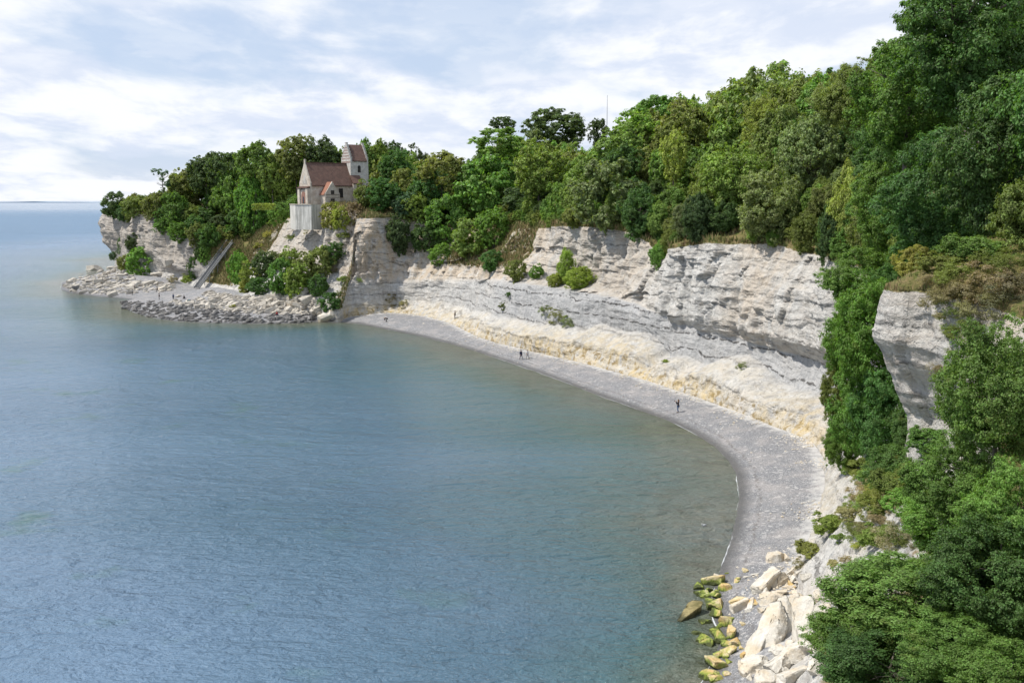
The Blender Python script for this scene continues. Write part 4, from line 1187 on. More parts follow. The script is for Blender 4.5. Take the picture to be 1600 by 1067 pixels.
    c.location = (0, 0, 0.35 * r); c.scale = (r, r, r * (0.8 if kind != 'dry' else 0.7)); c.rotation_euler = (0, 0, u); c.color = tint_of(tint)
    tag(t, lab, 'shrub')

# weeds and dry grass clumps on the white slope above the beach end
wr_ = random.Random(31)
for q in range(44):
    v = wr_.uniform(705, 885); lo = np.interp(v, [705, 780, 885], [1335, 1318, 1300]); u = lo + wr_.random() * 105
    if u > 1425: continue
    p = on_ground(u, v)
    if p is None: continue
    r = wr_.uniform(0.5, 1.4)
    tt_ = wr_.choice(['dry', 'dry', 'olive', 'yellow', 'mid', 'olive'])
    t = empty('weed_clump', (p.x, p.y, p.z - 0.1)); cc = link('leaves', CM[wr_.choice(['dry', 'dry', 'lowfine'])][q % 2], parent=t)
    cc.location = (0, 0, 0.25 * r); cc.scale = (r, r, r * 0.65); cc.rotation_euler = (0, 0, u); cc.color = tint_of(tt_)
    tag(t, {'dry': 'straw coloured', 'olive': 'olive', 'yellow': 'yellowish', 'mid': 'green'}[tt_] + ' weed clump on the white slope above the end of the beach', 'weeds', 'weed clumps on the white slope')

# hedge along the churchyard
def hedge(name, a, b, w, h, tint, label):
    rng = np.random.default_rng(int(a[0] * 7) % 97)
    a, b = Vector(a), Vector(b); L = (b - a).length
    n = int(L * (w + 2 * h) * 60)
    s = rng.uniform(0, 1, n); k = rng.integers(0, 3, n); q = rng.uniform(-.5, .5, n)
    d = (b - a).normalized(); side = Vector((-d.y, d.x, 0))
    off = np.where(k == 0, q * w, np.where(k == 1, -w / 2, w / 2)) + rng.normal(0, .08, n)
    hz = np.where(k == 0, h, rng.uniform(0, h, n)) + rng.normal(0, .08, n)
    A = np.array(a)[None] + s[:, None] * np.array(b - a)[None] + off[:, None] * np.array(side)[None] + np.stack([0 * hz, 0 * hz, hz], -1)
    nm = sph_dirs(rng, n) + np.array([0, 0, 0.5]); nm /= np.linalg.norm(nm, axis=1)[:, None]
    V, Q = leaf_quads(rng, A, nm, 0.16)
    o = link(name, link_mesh(name, V, Q)); o.color = tint_of(tint); tag(o, label, 'hedge'); return o
a = at_y(396, 328, 266); b = at_y(428, 328, 264)
hedge('hedge', (a.x, a.y, a.z), (b.x, b.y, a.z), 1.6, 1.5, 'bright', 'clipped flat topped hedge left of the retaining wall')

# ------------------------------------------------------------------ the wood behind: one tree after another, none above the ridge line seen in the photo
SKY = np.array([(150, 312), (215, 310), (250, 300), (275, 262), (320, 250), (360, 236), (400, 226), (460, 214), (520, 214), (545, 224), (600, 222), (650, 234), (700, 245), (735, 240), (760, 215), (800, 205),
                (850, 200), (900, 222), (945, 222), (980, 196), (1010, 160), (1060, 148), (1110, 136), (1150, 115), (1200, 98), (1300, 98), (1350, 100), (1385, 66), (1440, 40), (1475, 0), (1540, -60), (1700, -150)], float)
rng = random.Random(5)
placed = []
def clash(x, y, r):
    return any((x - a) ** 2 + (y - b) ** 2 < (r * k) ** 2 for a, b, k in placed)
nfill = 0
WORD = {'deep': 'deep green', 'green': 'green', 'mid': 'soft green', 'olive': 'olive', 'dark': 'dark green', 'bright': 'bright green', 'grey': 'greyish green'}
def fill_label(u, tt_, back_):
    where = ('left of the church' if u < 455 else 'behind the church' if u < 600 else 'between church and grey bedded cliff' if u < 780
             else 'behind the grey bedded cliff' if u < 960 else 'above the left half of the white cliff' if u < 1130 else 'above the right half of the white cliff' if u < 1330 else 'around the big oaks')
    row = 'on the ridge line' if back_ >= 27 else 'near the cliff edge' if back_ < 9 else 'halfway up the wood'
    return (WORD[tt_] + ' leafy tree ' + row + ' ' + where, 'trees ' + row + ' ' + where)
CHX, CHY = -45.5, 264
for att in range(22000):
    if nfill >= 290: break
    t0 = rng.uniform(2.0, 42.5) if rng.random() < 0.55 else rng.uniform(16, 40)
    kk = station(t0)[0]
    back_ = 1.5 + rng.random() ** 1.3 * (46 if t0 > 15 else 34)
    d = kk[10] + back_
    x, y = kk[0] + kk[2] * d, kk[1] + kk[3] * d
    if y < 45 or (abs(x - CHX) < 17 and abs(y - CHY) < 15): continue
    if x > -60 and x < -25 and y < 262: continue
    u, _ = project(x, y, 28)
    if u < 170 or u > 1720: continue
    if u > 1360 and y < 78 and back_ < 7: continue      # open grass on the chalk spur
    g = ground(x, y)
    r = rng.uniform(2.8, 5.2) * (0.75 if back_ < 8 else 1.0)
    if clash(x, y, r * 0.72): continue
    sk = float(np.interp(u, SKY[:, 0], SKY[:, 1]))
    ztop = z_for(y, sk + 2)
    want = g + rng.uniform(8, 12) + 0.22 * back_ if back_ > 8 else g + rng.uniform(4.5, 8)
    top = min(want if back_ < 16 else max(want, g + 9 + (ztop - g - 9) * min(1, back_ / 30)), ztop - rng.uniform(0, 1.4))
    if top - g < 3: continue
    rz = (top - g) / (2.0 if back_ > 4 else 1.9); r = max(r * (1.2 if back_ > 25 else 1.05), rz * 0.78)
    kind = 'far' if y > 185 else ('mid' if y > 100 else 'near')
    tt_ = rng.choice(['deep', 'green', 'green', 'mid', 'olive', 'dark', 'mid', 'bright'] if y > 170 else ['olive', 'green', 'mid', 'deep', 'olive', 'green', 'olive', 'grey'])
    if u > 1390: tt_ = rng.choice(['deep', 'green', 'deep'])
    tree(x, y, top - rz, r, rz, kind, tt_, *fill_label(u, tt_, back_), gz=g, seed=rng.randrange(999))
    placed.append((x, y, r)); nfill += 1
    # the lower storey under tall trees
    if top - g > 2 * rz + 2.5 and back_ < 26:
        r2 = r * 0.85
        tree(x + rng.uniform(-1, 1), y - 1.5, g + r2 * 0.9, r2, r2 * 1.1, kind, rng.choice(['deep', 'green', 'olive']), 'undergrowth bush filling the gaps between the trunks of the cliff top wood', cat='bush', name='bush', group='undergrowth of the cliff top wood', gz=g, trunk=False)
# the closed back rows of the wood that make the ridge line
tq = np.linspace(2.5, 42, 1600)
for row, (bk, step_) in enumerate(((17, 30), (30, 32), (42, 36))):
    Kq = station(tq); dq = Kq[:, 10] + bk
    xq, yq = Kq[:, 0] + Kq[:, 2] * dq, Kq[:, 1] + Kq[:, 3] * dq
    uq = np.array([project(a_, b_, 35)[0] for a_, b_ in zip(xq, yq)])
    lastu = -99
    for i in np.argsort(uq):
        u = uq[i]
        if u < 235 or u > 1440 or u - lastu < step_ * rng.uniform(.8, 1.2): continue
        x, y = float(xq[i]), float(yq[i])
        if y < 70 or (abs(x - CHX) < 17 and abs(y - CHY) < 13) or (-62 < x < -26 and y < 263): continue
        lastu = u
        g = ground(x, y); sk = float(np.interp(u, SKY[:, 0], SKY[:, 1])) + (14, 5, 1)[row] * (0.5 + y / 300) + rng.uniform(0, 6)
        top = z_for(y, sk)
        if top - g < 4: top = g + 4
        if row == 0: top = min(top, g + rng.uniform(10, 13))
        rz = (top - g) / 2.0; r = max(rz * 0.7, step_ * y / F * rng.uniform(0.75, 0.95)); r = min(r, 9)
        kind = 'far' if y > 185 else 'mid'
        tt_ = rng.choice(['olive', 'green', 'mid', 'green', 'olive', 'mid', 'deep', 'grey'])
        tree(x, y, top - rz, r, rz, kind, tt_, *fill_label(u, tt_, bk), gz=g, seed=rng.randrange(999), trunk=False)
        nfill += 1
# shrubs along the very rim, with gaps where dry grass shows
nrim = 0
s_al = np.interp(np.arange(NST * 200) / 200, tcol, along)
pos_ = 12.0
while pos_ < along[-1] - 60:
    t0 = float(np.interp(pos_, along, tcol)); kk = station(t0)[0]
    pos_ += rng.uniform(2.2, 4.2)
    if t0 < 2.5 or 10.5 < t0 < 15.5 or t0 > 41: continue
    if vnoise(pos_ / 9, 0, 0, 7) > 0.45: continue
    for row in range(2):
        d = kk[10] + (rng.uniform(0.0, 2.0) if row == 0 else rng.uniform(3.5, 6.5))
        x, y = kk[0] + kk[2] * d, kk[1] + kk[3] * d
        if y < 66: continue
        g = ground(x, y); r = rng.uniform(1.2, 2.3) if row == 0 else rng.uniform(2.0, 3.4)
        u, _ = project(x, y, g)
        kind = 'far' if y > 170 else 'mid'
        tree(x, y, g + r * (0.45 if row == 0 else 0.8), r, r * rng.uniform(.9, 1.3), kind, rng.choice(['olive', 'green', 'mid', 'deep', 'olive', 'green', 'bright']),
             'low bush on the rim ' + ('of the headland' if u < 455 else 'between the church and the grey bedded cliff' if u < 780 else 'of the grey bedded cliff' if u < 940 else 'of the white cliff'),
             cat='bush', name='bush', group='bushes on the rim ' + ('of the headland' if u < 455 else 'between the church and the grey bedded cliff' if u < 780 else 'of the grey bedded cliff' if u < 940 else 'of the white cliff'), gz=g, trunk=False)
        nrim += 1
print('fill trees', nfill, 'rim', nrim)

# ------------------------------------------------------------------ grass: blades on the rims, ledges and slopes
def grass():
    rng = np.random.default_rng(9)
    G = GRS * np.ones_like(X)
    rows, cols = np.where((G > 0.45) & (PR < 5.45) & (PR > 0.2))
    dd = np.hypot(X[rows, cols], Y[rows, cols])
    area = np.clip(300 / dd, 1, 4)
    n = 110000
    w = (dd / 150) ** 0.7
    pick = rng.choice(len(rows), n, p=w / w.sum())
    r, c = rows[pick], cols[pick]
    r2 = np.clip(r + 1, 0, nr - 1); c2 = np.clip(c + 1, 0, NC - 1)
    f, g = rng.uniform(0, 1, n), rng.uniform(0, 1, n)
    def L(A): return A[r, c] * (1 - f) * (1 - g) + A[r2, c] * f * (1 - g) + A[r, c2] * (1 - f) * g + A[r2, c2] * f * g
    P = np.stack([L(X), L(Y), L(ZZ)], -1)
    keep = fbm(P[:, 0] / 2.5, P[:, 1] / 2.5, P[:, 2] / 2.5, 3, 3) > -0.25
    P = P[keep]; n = len(P)
    dist = np.hypot(P[:, 0], P[:, 1])
    h = rng.uniform(0.25, 0.8, n) * np.clip(dist / 120, 0.45, 1.3)
    wd = 0.035 * np.clip(dist / 60, 0.5, 3.2)
    a = rng.uniform(0, 6.283, n); lean = rng.uniform(0, 0.6, n) * h
    la = rng.uniform(0, 6.283, n)
    s = np.stack([np.cos(a) * wd, np.sin(a) * wd, np.zeros(n)], -1)
    tip = P + np.stack([np.cos(la) * lean, np.sin(la) * lean, h], -1)
    base = P - np.array([0, 0, 0.08])
    V = np.stack([base - s, base + s, tip], 1).reshape(-1, 3)
    me = mesh_np('grass', V, np.arange(n * 3).reshape(n, 3))
    t = NT('grass_blades')
    isl = t.n.new('ShaderNodeNewGeometry').outputs['Random Per Island']
    k = t.math('ADD', t.math('MULTIPLY', isl, 0.5), t.math('MULTIPLY', t.noise(t.pos(), 0.5, 4, .6), 0.6))
    c = t.mix(t.rmp(k, 0.35, 0.75), (0.10, 0.15, 0.03), (0.33, 0.23, 0.12))
    t.base(c); t.rough(0.7)
    tag(link('grass', me, t.m), 'dry and green grass along the cliff rims and slopes', 'grass', kind='stuff')
grass()
# ------------------------------------------------------------------ church
M['limestone'] = rock_material('limestone_wall', (0.44, 0.39, 0.33), (0.63, 0.575, 0.49), (0.34, 0.26, 0.19), 0.45)
M['whitewall'] = rock_material('chalk_ashlar', (0.50, 0.48, 0.44), (0.64, 0.61, 0.56), (0.36, 0.33, 0.30), 0.45)
def tile_mat(name, c0, c1, lich):
    t = NT(name); P = t.pos()
    n = t.noise(P, 1.0, 5, .65); f = t.noise(P, 5.0, 3, .7)
    c = t.mix(t.rmp(n, .35, .65), c0, c1)
    c = t.mix(t.rmp(f, .6, .7, 0, lich), c, (0.36, 0.30, 0.25))
    t.base(c); t.rough(0.85)
    w = t.n.new('ShaderNodeTexWave'); w.bands_direction = 'Z'; w.inputs['Scale'].default_value = 1.2; w.inputs['Distortion'].default_value = 0.4
    t.l.new(P, w.inputs['Vector']); b = t.bump(w.outputs[0], 0.5, 0.08); t.bump(f, 0.4, 0.05, b)
    return t.m
M['tile'] = tile_mat('old_roof_tiles', (0.110, 0.066, 0.052), (0.165, 0.096, 0.074), 0.6)
M['tile_new'] = tile_mat('red_roof_tiles', (0.24, 0.11, 0.07), (0.32, 0.15, 0.10), 0.3)
M['brick'] = simple('old_brick', (0.24, 0.13, 0.10), 0.9, 0.35, 3.0)
M['glass'] = simple('window_glass', (0.02, 0.022, 0.025), 0.15, 0.3, 2.0)
M['wood'] = simple('weathered_wood', (0.12, 0.10, 0.085), 0.85, 0.3, 5.0)
def concrete():
    t = NT('stained_concrete'); 
    s = t.noise(t.pos((1.6, 1.6, 0.10)), 1.4, 5, .65); n = t.noise(t.pos(), 0.6, 5, .6)
    c = t.mix(t.rmp(s, .4, .62), (0.66, 0.64, 0.59), (0.36, 0.345, 0.31)); c = t.mix(t.rmp(n, .5, .7, 0, .4), c, (0.2, 0.2, 0.18))
    t.base(c); t.rough(0.9); t.bump(s, 0.4, 0.1); return t.m
M['concrete'] = concrete()

def build_church():
    AX = R(36)
    o = at_y(487.5, 317, 257)              # the nave's near corner at the east gable
    root = empty('church', (o.x, o.y, 27.2), AX)
    tag(root, 'old limestone church with red brown tiled roof and stepped tower on the cliff edge', 'church')
    # local axes: +x along the ridge towards the tower, +y away from the viewer; the near wall is y=0
    L, W, E, RZ = 11.6, 6.6, 5.0, 10.3
    th = 0.5
    m = MB()
    m.box(0, 0, -1.5, L, th, E)                      # near wall
    m.box(0, W - th, -1.5, L, W, E)                  # far wall
    m.box(L - th, th, -1.5, L, W - th, E)
    w = m.build('wall', M['limestone'], root)
    def gable(x0, x1, W, E, RZ, name, mat, par, base=-1.5, lift=0.35):
        g = MB()
        pts = [(0, base), (W, base), (W, E + lift), (W / 2, RZ + lift), (0, E + lift)]
        n = len(pts)
        g.add([(x0, y, z) for y, z in pts] + [(x1, y, z) for y, z in pts], [tuple(range(n)), tuple(range(2 * n - 1, n - 1, -1))] + [(i, i + n, (i + 1) % n + n, (i + 1) % n) for i in range(n)])
        return g.build(name, mat, par)
    gb = gable(-0.35, -0.003, W, E, RZ, 'gable', M['limestone'], root)
    f = MB(); f.box(-0.32, W / 2 - 0.25, RZ + 0.1, 0.05, W / 2 + 0.25, RZ + 1.1); f.build('finial', M['limestone'], gb)
    # blind arches and niches on the east gable: recessed dark-brown panels with pointed tops
    a = MB()
    def arch(mb, xf, yc, z0, w_, h, t=0.05):
        ps = [(yc - w_ / 2, z0), (yc + w_ / 2, z0), (yc + w_ / 2, z0 + h * 0.65)]
        for k in range(1, 6):
            an = math.pi * k / 6; ps.append((yc + w_ / 2 * math.cos(an), z0 + h * 0.65 + h * 0.35 * math.sin(an)))
        ps.append((yc - w_ / 2, z0 + h * 0.65)); n = len(ps)
        mb.add([(xf, y, z) for y, z in ps] + [(xf - t, y, z) for y, z in ps], [tuple(range(n)), tuple(range(2 * n - 1, n - 1, -1))] + [(i, i + n, (i + 1) % n + n, (i + 1) % n) for i in range(n)])
    arch(a, -0.352, W / 2, 5.2, 0.9, 2.2); arch(a, -0.352, W / 2 - 1.0, 5.0, 0.4, 1.2); arch(a, -0.352, W / 2 + 1.0, 5.0, 0.4, 1.2)
    a.build('blind_arch', M['concrete'], gb)
    # closed chancel arch below the gable: projecting pier walls with a tiled coping
    c = MB()
    c.box(-1.1, 0.25, -1.5, -0.353, 1.5, 4.0); c.box(-1.1, W - 1.5, -1.5, -0.353, W - 0.25, 4.0)
    c.box(-0.75, 1.5, -1.5, -0.353, W - 1.5, 3.6)
    ch = c.build('chancel_stub', M['limestone'], root)
    c = MB(); arch(c, -0.752, W / 2, 0.2, 2.6, 3.0, 0.06); c.build('blocked_arch', M['brick'], ch)
    c = MB(); arch(c, -0.815, W / 2, 0.2, 0.9, 1.7, 0.05); c.build('doorway', M['glass'], ch)
    c = MB()
    for k in range(3): c.box(-1.3 + 0.3 * k, 0.1, 4.0 + 0.16 * k, -0.355, W - 0.1, 4.16 + 0.16 * k)
    c.build('coping', M['tile'], ch)
    # main roof: two slabs with thickness
    def roof(par, x0, x1, W, E, RZ, mat, over=0.3, name='roof'):
        r = MB(); sl = (RZ - E) / (W / 2); y0 = -over; z0 = E - over * sl; t = 0.22
        for sgn in (0, 1):
            def P(x, y, z): return (x, y if not sgn else W - y, z)
            r.add([P(x0, y0, z0), P(x1, y0, z0), P(x1, W / 2, RZ), P(x0, W / 2, RZ), P(x0, y0, z0 + t), P(x1, y0, z0 + t), P(x1, W / 2, RZ + t), P(x0, W / 2, RZ + t)],
                  [(0, 3, 2, 1), (4, 5, 6, 7), (0, 1, 5, 4), (1, 2, 6, 5), (2, 3, 7, 6), (3, 0, 4, 7)])
        # ridge tiles
        n = int((x1 - x0) / 0.4)
        for k in range(n):
            xx = x0 + (x1 - x0) * k / n
            r.box(xx, W / 2 - 0.16, RZ + t - 0.06, xx + (x1 - x0) / n * 0.9, W / 2 + 0.16, RZ + t + 0.13)
        return r.build(name, mat, par)
    roof(root, 0.0, L + 0.1, W, E, RZ, M['tile'])
    # near-wall window (tall, dark) and small openings
    def window(par, x, z, w_, h, y=-0.02, cross=True, arched=False):
        fr = MB(); fr.box(x - w_ / 2 - 0.1, y - 0.06, z - 0.1, x - w_ / 2, y + 0.1, z + h + 0.1); fr.box(x + w_ / 2, y - 0.06, z - 0.1, x + w_ / 2 + 0.1, y + 0.1, z + h + 0.1)
        fr.box(x - w_ / 2, y - 0.06, z + h, x + w_ / 2, y + 0.1, z + h + 0.1); fr.box(x - w_ / 2, y - 0.06, z - 0.1, x + w_ / 2, y + 0.1, z)
        if cross:
            fr.box(x - 0.03, y - 0.05, z, x + 0.03, y + 0.02, z + h)
            for k in range(1, 4): fr.box(x - w_ / 2, y - 0.04, z + h * k / 4 - 0.02, x - 0.03, y + 0.01, z + h * k / 4 + 0.02); fr.box(x + 0.03, y - 0.04, z + h * k / 4 - 0.02, x + w_ / 2, y + 0.01, z + h * k / 4 + 0.02)
        wn = fr.build('window', M['wood'], par)
        g = MB(); g.box(x - w_ / 2, y - 0.02, z, x + w_ / 2, y + 0.015, z + h)
        g.build('pane', M['glass'], wn)
    window(root, 9.3 - 1.1, 1.7, 1.0, 2.2)
    # porch on the near side
    px0, px1, pd, pe, pr = 2.3, 6.4, 3.0, 2.6, 5.4
    p = MB(); hw = (px1 - px0)
    pts = [(px0, -1.5), (px1, -1.5), (px1, pe), ((px0 + px1) / 2, pr + 0.25), (px0, pe)]; n = len(pts)
    p.add([(x, -pd, z) for x, z in pts] + [(x, -pd + 0.4, z) for x, z in pts], [tuple(range(n)), tuple(range(2 * n - 1, n - 1, -1))] + [(i, i + n, (i + 1) % n + n, (i + 1) % n) for i in range(n)])
    p.box(px0, -pd + 0.403, -1.5, px0 + 0.4, -0.003, pe); p.box(px1 - 0.4, -pd + 0.403, -1.5, px1, -0.003, pe)
    pw = p.build('porch', M['limestone'], root)
    r = MB(); xm = (px0 + px1) / 2; sl = (pr - pe) / (hw / 2)
    for sg in (-1, 1):
        xo = xm + sg * (hw / 2 + 0.25); zo = pe - 0.25 * sl
        r.add([(xo, -pd + 0.3, zo), (xm, -pd + 0.3, pr), (xm, -0.004, pr), (xo, -0.004, zo), (xo, -pd + 0.3, zo + 0.2), (xm, -pd + 0.3, pr + 0.2), (xm, -0.004, pr + 0.2), (xo, -0.004, zo + 0.2)],
              [(0, 1, 2, 3), (7, 6, 5, 4), (0, 4, 5, 1), (1, 5, 6, 2), (2, 6, 7, 3), (3, 7, 4, 0)])
    r.build('porch_roof', M['tile_new'], pw)
    b = MB(); b.box(px0 + 0.1, -pd - 0.05, 2.3, px1 - 0.1, -pd - 0.003, 2.42); b.box(px0 + 0.1, -pd - 0.05, 1.6, px1 - 0.1, -pd - 0.003, 1.7); b.build('tie_beam', M['wood'], pw)
    window(pw, xm, 2.55, 0.75, 0.8, y=-pd - 0.02)
    window(pw, xm, -0.2, 0.95, 1.5, y=-pd - 0.02)
    # tower
    T0, TW, TE, TR = L + 0.003, 5.2, 11.3, 15.3
    ty = (W - TW) / 2 + 0.2
    tr = bpy.data.objects.new('tower', None); COL.objects.link(tr); tr.parent = root; tr.location = (T0, ty, 0)
    t = MB(); t.box(0, 0, -1.5, TW, TW, TE)
    tw = t.build('tower_wall', M['whitewall'], tr)
    # stepped gables
    for gx in (0.0, TW - 0.5):
        g = MB(); steps = 6; z = TE
        for k in range(steps):
            h = (TR + 0.6 - TE) / steps; inset = k * (TW / 2 - 0.35) / (steps - 1)
            g.box(gx - 0.003 if gx == 0 else gx, inset, z, gx + 0.5, TW - inset, z + h)
            g.box(gx - 0.06, inset - 0.05, z + h, gx + 0.56, inset + 0.5 if k < steps - 1 else TW - inset + 0.05, z + h + 0.14)
            if k < steps - 1: g.box(gx - 0.06, TW - inset - 0.5, z + h, gx + 0.56, TW - inset + 0.05, z + h + 0.14)
            z += h
        gg = g.build('stepped_gable', M['whitewall'], tr)
        if gx == 0:
            d = MB()
            for k in range(5):
                zz = TE + 0.25 + k * 0.72
                for q in range(7 - k):
                    yy = 0.45 + k * 0.36 + q * 0.66
                    if yy < TW - 0.4 - k * 0.3: d.box(-0.045, yy, zz, -0.004, yy + 0.3, zz + 0.42)
            for k in range(8): d.box(-0.05, 0.2 + k * 0.62, TE - 0.7, -0.004, 0.5 + k * 0.62, TE - 0.15)
            d.build('brick_niches', M['brick'], gg)
    # tower roof
    r = MB(); sl = (TR - TE) / (TW / 2)
    for sg in (0, 1):
        def P(x, y, z): return (x, y if not sg else TW - y, z)
        y0, z0 = -0.25, TE - 0.25 * sl + 0.1
        r.add([P(0.503, y0, z0), P(TW - 0.503, y0, z0), P(TW - 0.503, TW / 2, TR), P(0.503, TW / 2, TR), P(0.503, y0, z0 + .2), P(TW - 0.503, y0, z0 + .2), P(TW - 0.503, TW / 2, TR + .2), P(0.503, TW / 2, TR + .2)],
              [(0, 3, 2, 1), (4, 5, 6, 7), (0, 1, 5, 4), (1, 2, 6, 5), (2, 3, 7, 6), (3, 0, 4, 7)])
    r.build('tower_roof', M['tile'], tr)
    # belfry opening with arched head
    b = MB(); xs = 2.5
    ps = [(xs - .42, 8.2), (xs + .42, 8.2), (xs + .42, 9.6)] + [(xs + .42 * math.cos(math.pi * k / 6), 9.6 + .42 * math.sin(math.pi * k / 6)) for k in range(1, 6)] + [(xs - .42, 9.6)]
    b.prism(ps, -0.03, 0.05); b.build('belfry_opening', M['glass'], tr)
    b = MB(); b.box(xs - 0.04, -0.06, 8.2, xs + 0.04, -0.032, 9.9); b.box(xs - 0.42, -0.06, 9.0, xs - 0.045, -0.032, 9.08); b.build('louvre', M['wood'], tr)
    # stair turret with its little lean-to roof in the angle of nave and tower
    s = MB(); s.box(-0.1, -1.6, -1.5, 2.4, -0.004, 5.2); st = s.build('stair_turret', M['limestone'], tr)
    s = MB()
    s.add([(-0.25, -1.85, 5.15), (2.55, -1.85, 5.15), (2.55, -0.01, 7.2), (-0.25, -0.01, 7.2), (-0.25, -1.85, 5.4), (2.55, -1.85, 5.4), (2.55, -0.01, 7.45), (-0.25, -0.01, 7.45)],
          [(0, 3, 2, 1), (4, 5, 6, 7), (0, 1, 5, 4), (1, 2, 6, 5), (2, 3, 7, 6), (3, 0, 4, 7)])
    s.build('turret_roof', M['tile'], st)
    s = MB(); s.box(1.0, -1.66, 0.1, 1.5, -1.603, 0.8); s.build('window', M['glass'], st)
    return root
build_church()

def retaining_wall():
    # follows the terrace edge below the east gable
    pts = [at_y(453, 319, 264), at_y(456, 319, 258), at_y(461, 319, 253.5), at_y(486, 319, 251), at_y(499, 318, 254)]
    m = MB(); top = 27.0; bot = 20.8
    n = len(pts); t = 0.6
    inner = [Vector((p.x, p.y, 0)) + (Vector((-45, 262, 0)) - Vector((p.x, p.y, 0))).normalized() * 1.0 for p in pts]
    for i in range(n - 1):
        a, b, c, d = pts[i], pts[i + 1], inner[i + 1], inner[i]
        m.add([(a.x, a.y, bot), (b.x, b.y, bot), (c.x, c.y, bot), (d.x, d.y, bot), (a.x, a.y, top), (b.x, b.y, top), (c.x, c.y, top), (d.x, d.y, top)],
              [(0, 3, 2, 1), (4, 5, 6, 7), (0, 1, 5, 4), (2, 3, 7, 6)] + ([(3, 0, 4, 7)] if i == 0 else []) + ([(1, 2, 6, 5)] if i == n - 2 else []))
    root = empty('retaining_wall', (pts[2].x, pts[2].y, bot))
    tag(root, 'streaked pale concrete retaining wall under the church gable', 'wall')
    w = m.build('wall', M['concrete'], root); w.location = (-pts[2].x, -pts[2].y, -bot)
    c = MB()
    for i in range(n - 1):
        a, b = pts[i], pts[i + 1]; cc, d = inner[i + 1], inner[i]
        oa, ob = [p + (p - Vector((-45, 262, p.z))).normalized() * 0.15 for p in (a, b)]
        c.add([(oa.x, oa.y, top + .003), (ob.x, ob.y, top + .003), (cc.x, cc.y, top + .003), (d.x, d.y, top + .003), (oa.x, oa.y, top + .2), (ob.x, ob.y, top + .2), (cc.x, cc.y, top + .2), (d.x, d.y, top + .2)],
              [(0, 3, 2, 1), (4, 5, 6, 7), (0, 1, 5, 4), (2, 3, 7, 6)])
    k = c.build('coping', M['limestone'], root); k.location = w.location
    # paved terrace slab
retaining_wall()

# ------------------------------------------------------------------ metal staircase
M['steel'] = simple('galvanised_steel', (0.26, 0.27, 0.28), 0.6, 0.15, 4.0)
M['tread'] = simple('dark_grating', (0.16, 0.16, 0.165), 0.7, 0.15, 4.0)
def staircase():
    a = at_z(307, 450, 2.0); b = Vector((-87.6, 313.0, 15.4))
    b = at_y(359, 380, 313)
    root = empty('staircase', (a.x, a.y, a.z)); tag(root, 'long straight metal staircase climbing from the cove to the churchyard', 'staircase')
    d = b - a; h = Vector((d.x, d.y, 0)).normalized(); s = Vector((-h.y, h.x, 0)); wd = 1.1
    m = MB()
    for k in (-1, 1): m.bar(s * wd * k, d + s * wd * k, 0.10, 0.36)
    m.build('stringer', M['steel'], root)
    n = int(d.length / 0.30); t = MB()
    for i in range(1, n):
        p = d * (i / n); t.bar(p - s * (wd - .06), p + s * (wd - .06), 0.27, 0.05)
    t.build('treads', M['steel'], root)
    t = MB()
    for i in range(1, n):
        p = d * (i / n) + Vector((0, 0, -0.1)); t.bar(p - s * (wd - .06) + h * .12, p + s * (wd - .06) + h * .12, 0.04, 0.17)
    t.build('risers', M['tread'], root)
    for k in (-1, 1):
        r = MB(); up = Vector((0, 0, 1.05)); mid = Vector((0, 0, .55))
        r.bar(s * wd * k + up, d + s * wd * k + up, 0.09); r.bar(s * wd * k + mid, d + s * wd * k + mid, 0.05)
        q = int(d.length / 1.5)
        for i in range(q + 1):
            p = d * (i / q) + s * wd * k; r.bar(p, p + up, 0.07)
        r.build('handrail', M['steel'], root)
    for f in (0.3, 0.55, 0.78):
        for k in (-1, 1):
            p = d * f + s * wd * .9 * k; gz = bz(a.x + p.x, a.y + p.y)
            q = MB(); q.bar(p, (p.x, p.y, min(-1.0, p.z - 2.5) if f < .4 else p.z - 5), 0.16); q.bar(p - h * 0.1, p - Vector((0, 0, 2.4)) + h * 1.8, 0.09)
            q.build('support_post', M['steel'], root)
    pl = MB(); pl.bar(d - h * 0.2 - s * 0, d + h * 3.0, 2.4, 0.15); pl.build('landing', M['steel'], root)
staircase()

# ------------------------------------------------------------------ mast
def mast():
    base = at_y(947, 300, 232); top = at_y(947.5, 149, 232); root = empty('mast', (base.x, base.y, base.z - 4)); H = top.z - base.z + 4
    tag(root, 'tall thin pale mast rising out of the wood against the sky', 'mast')
    m = MB(); m.tube([(0, 0, 0), (0, 0, H * .35), (0, 0, H * .62)], [0.24, 0.20, 0.15], 10); m.build('pole', M['steel'], root, True)
    m = MB(); m.tube([(0, 0, H * .6), (0, 0, H)], [0.085, 0.05], 8); m.build('antenna', M['steel'], root, True)
    m = MB(); m.tube([(0, 0, H * .61), (0, 0, H * .62)], [0.3, 0.3], 10); m.tube([(0, 0, H * .35), (0, 0, H * .355)], [0.34, 0.34], 10); m.build('flange', M['steel'], root)
mast()

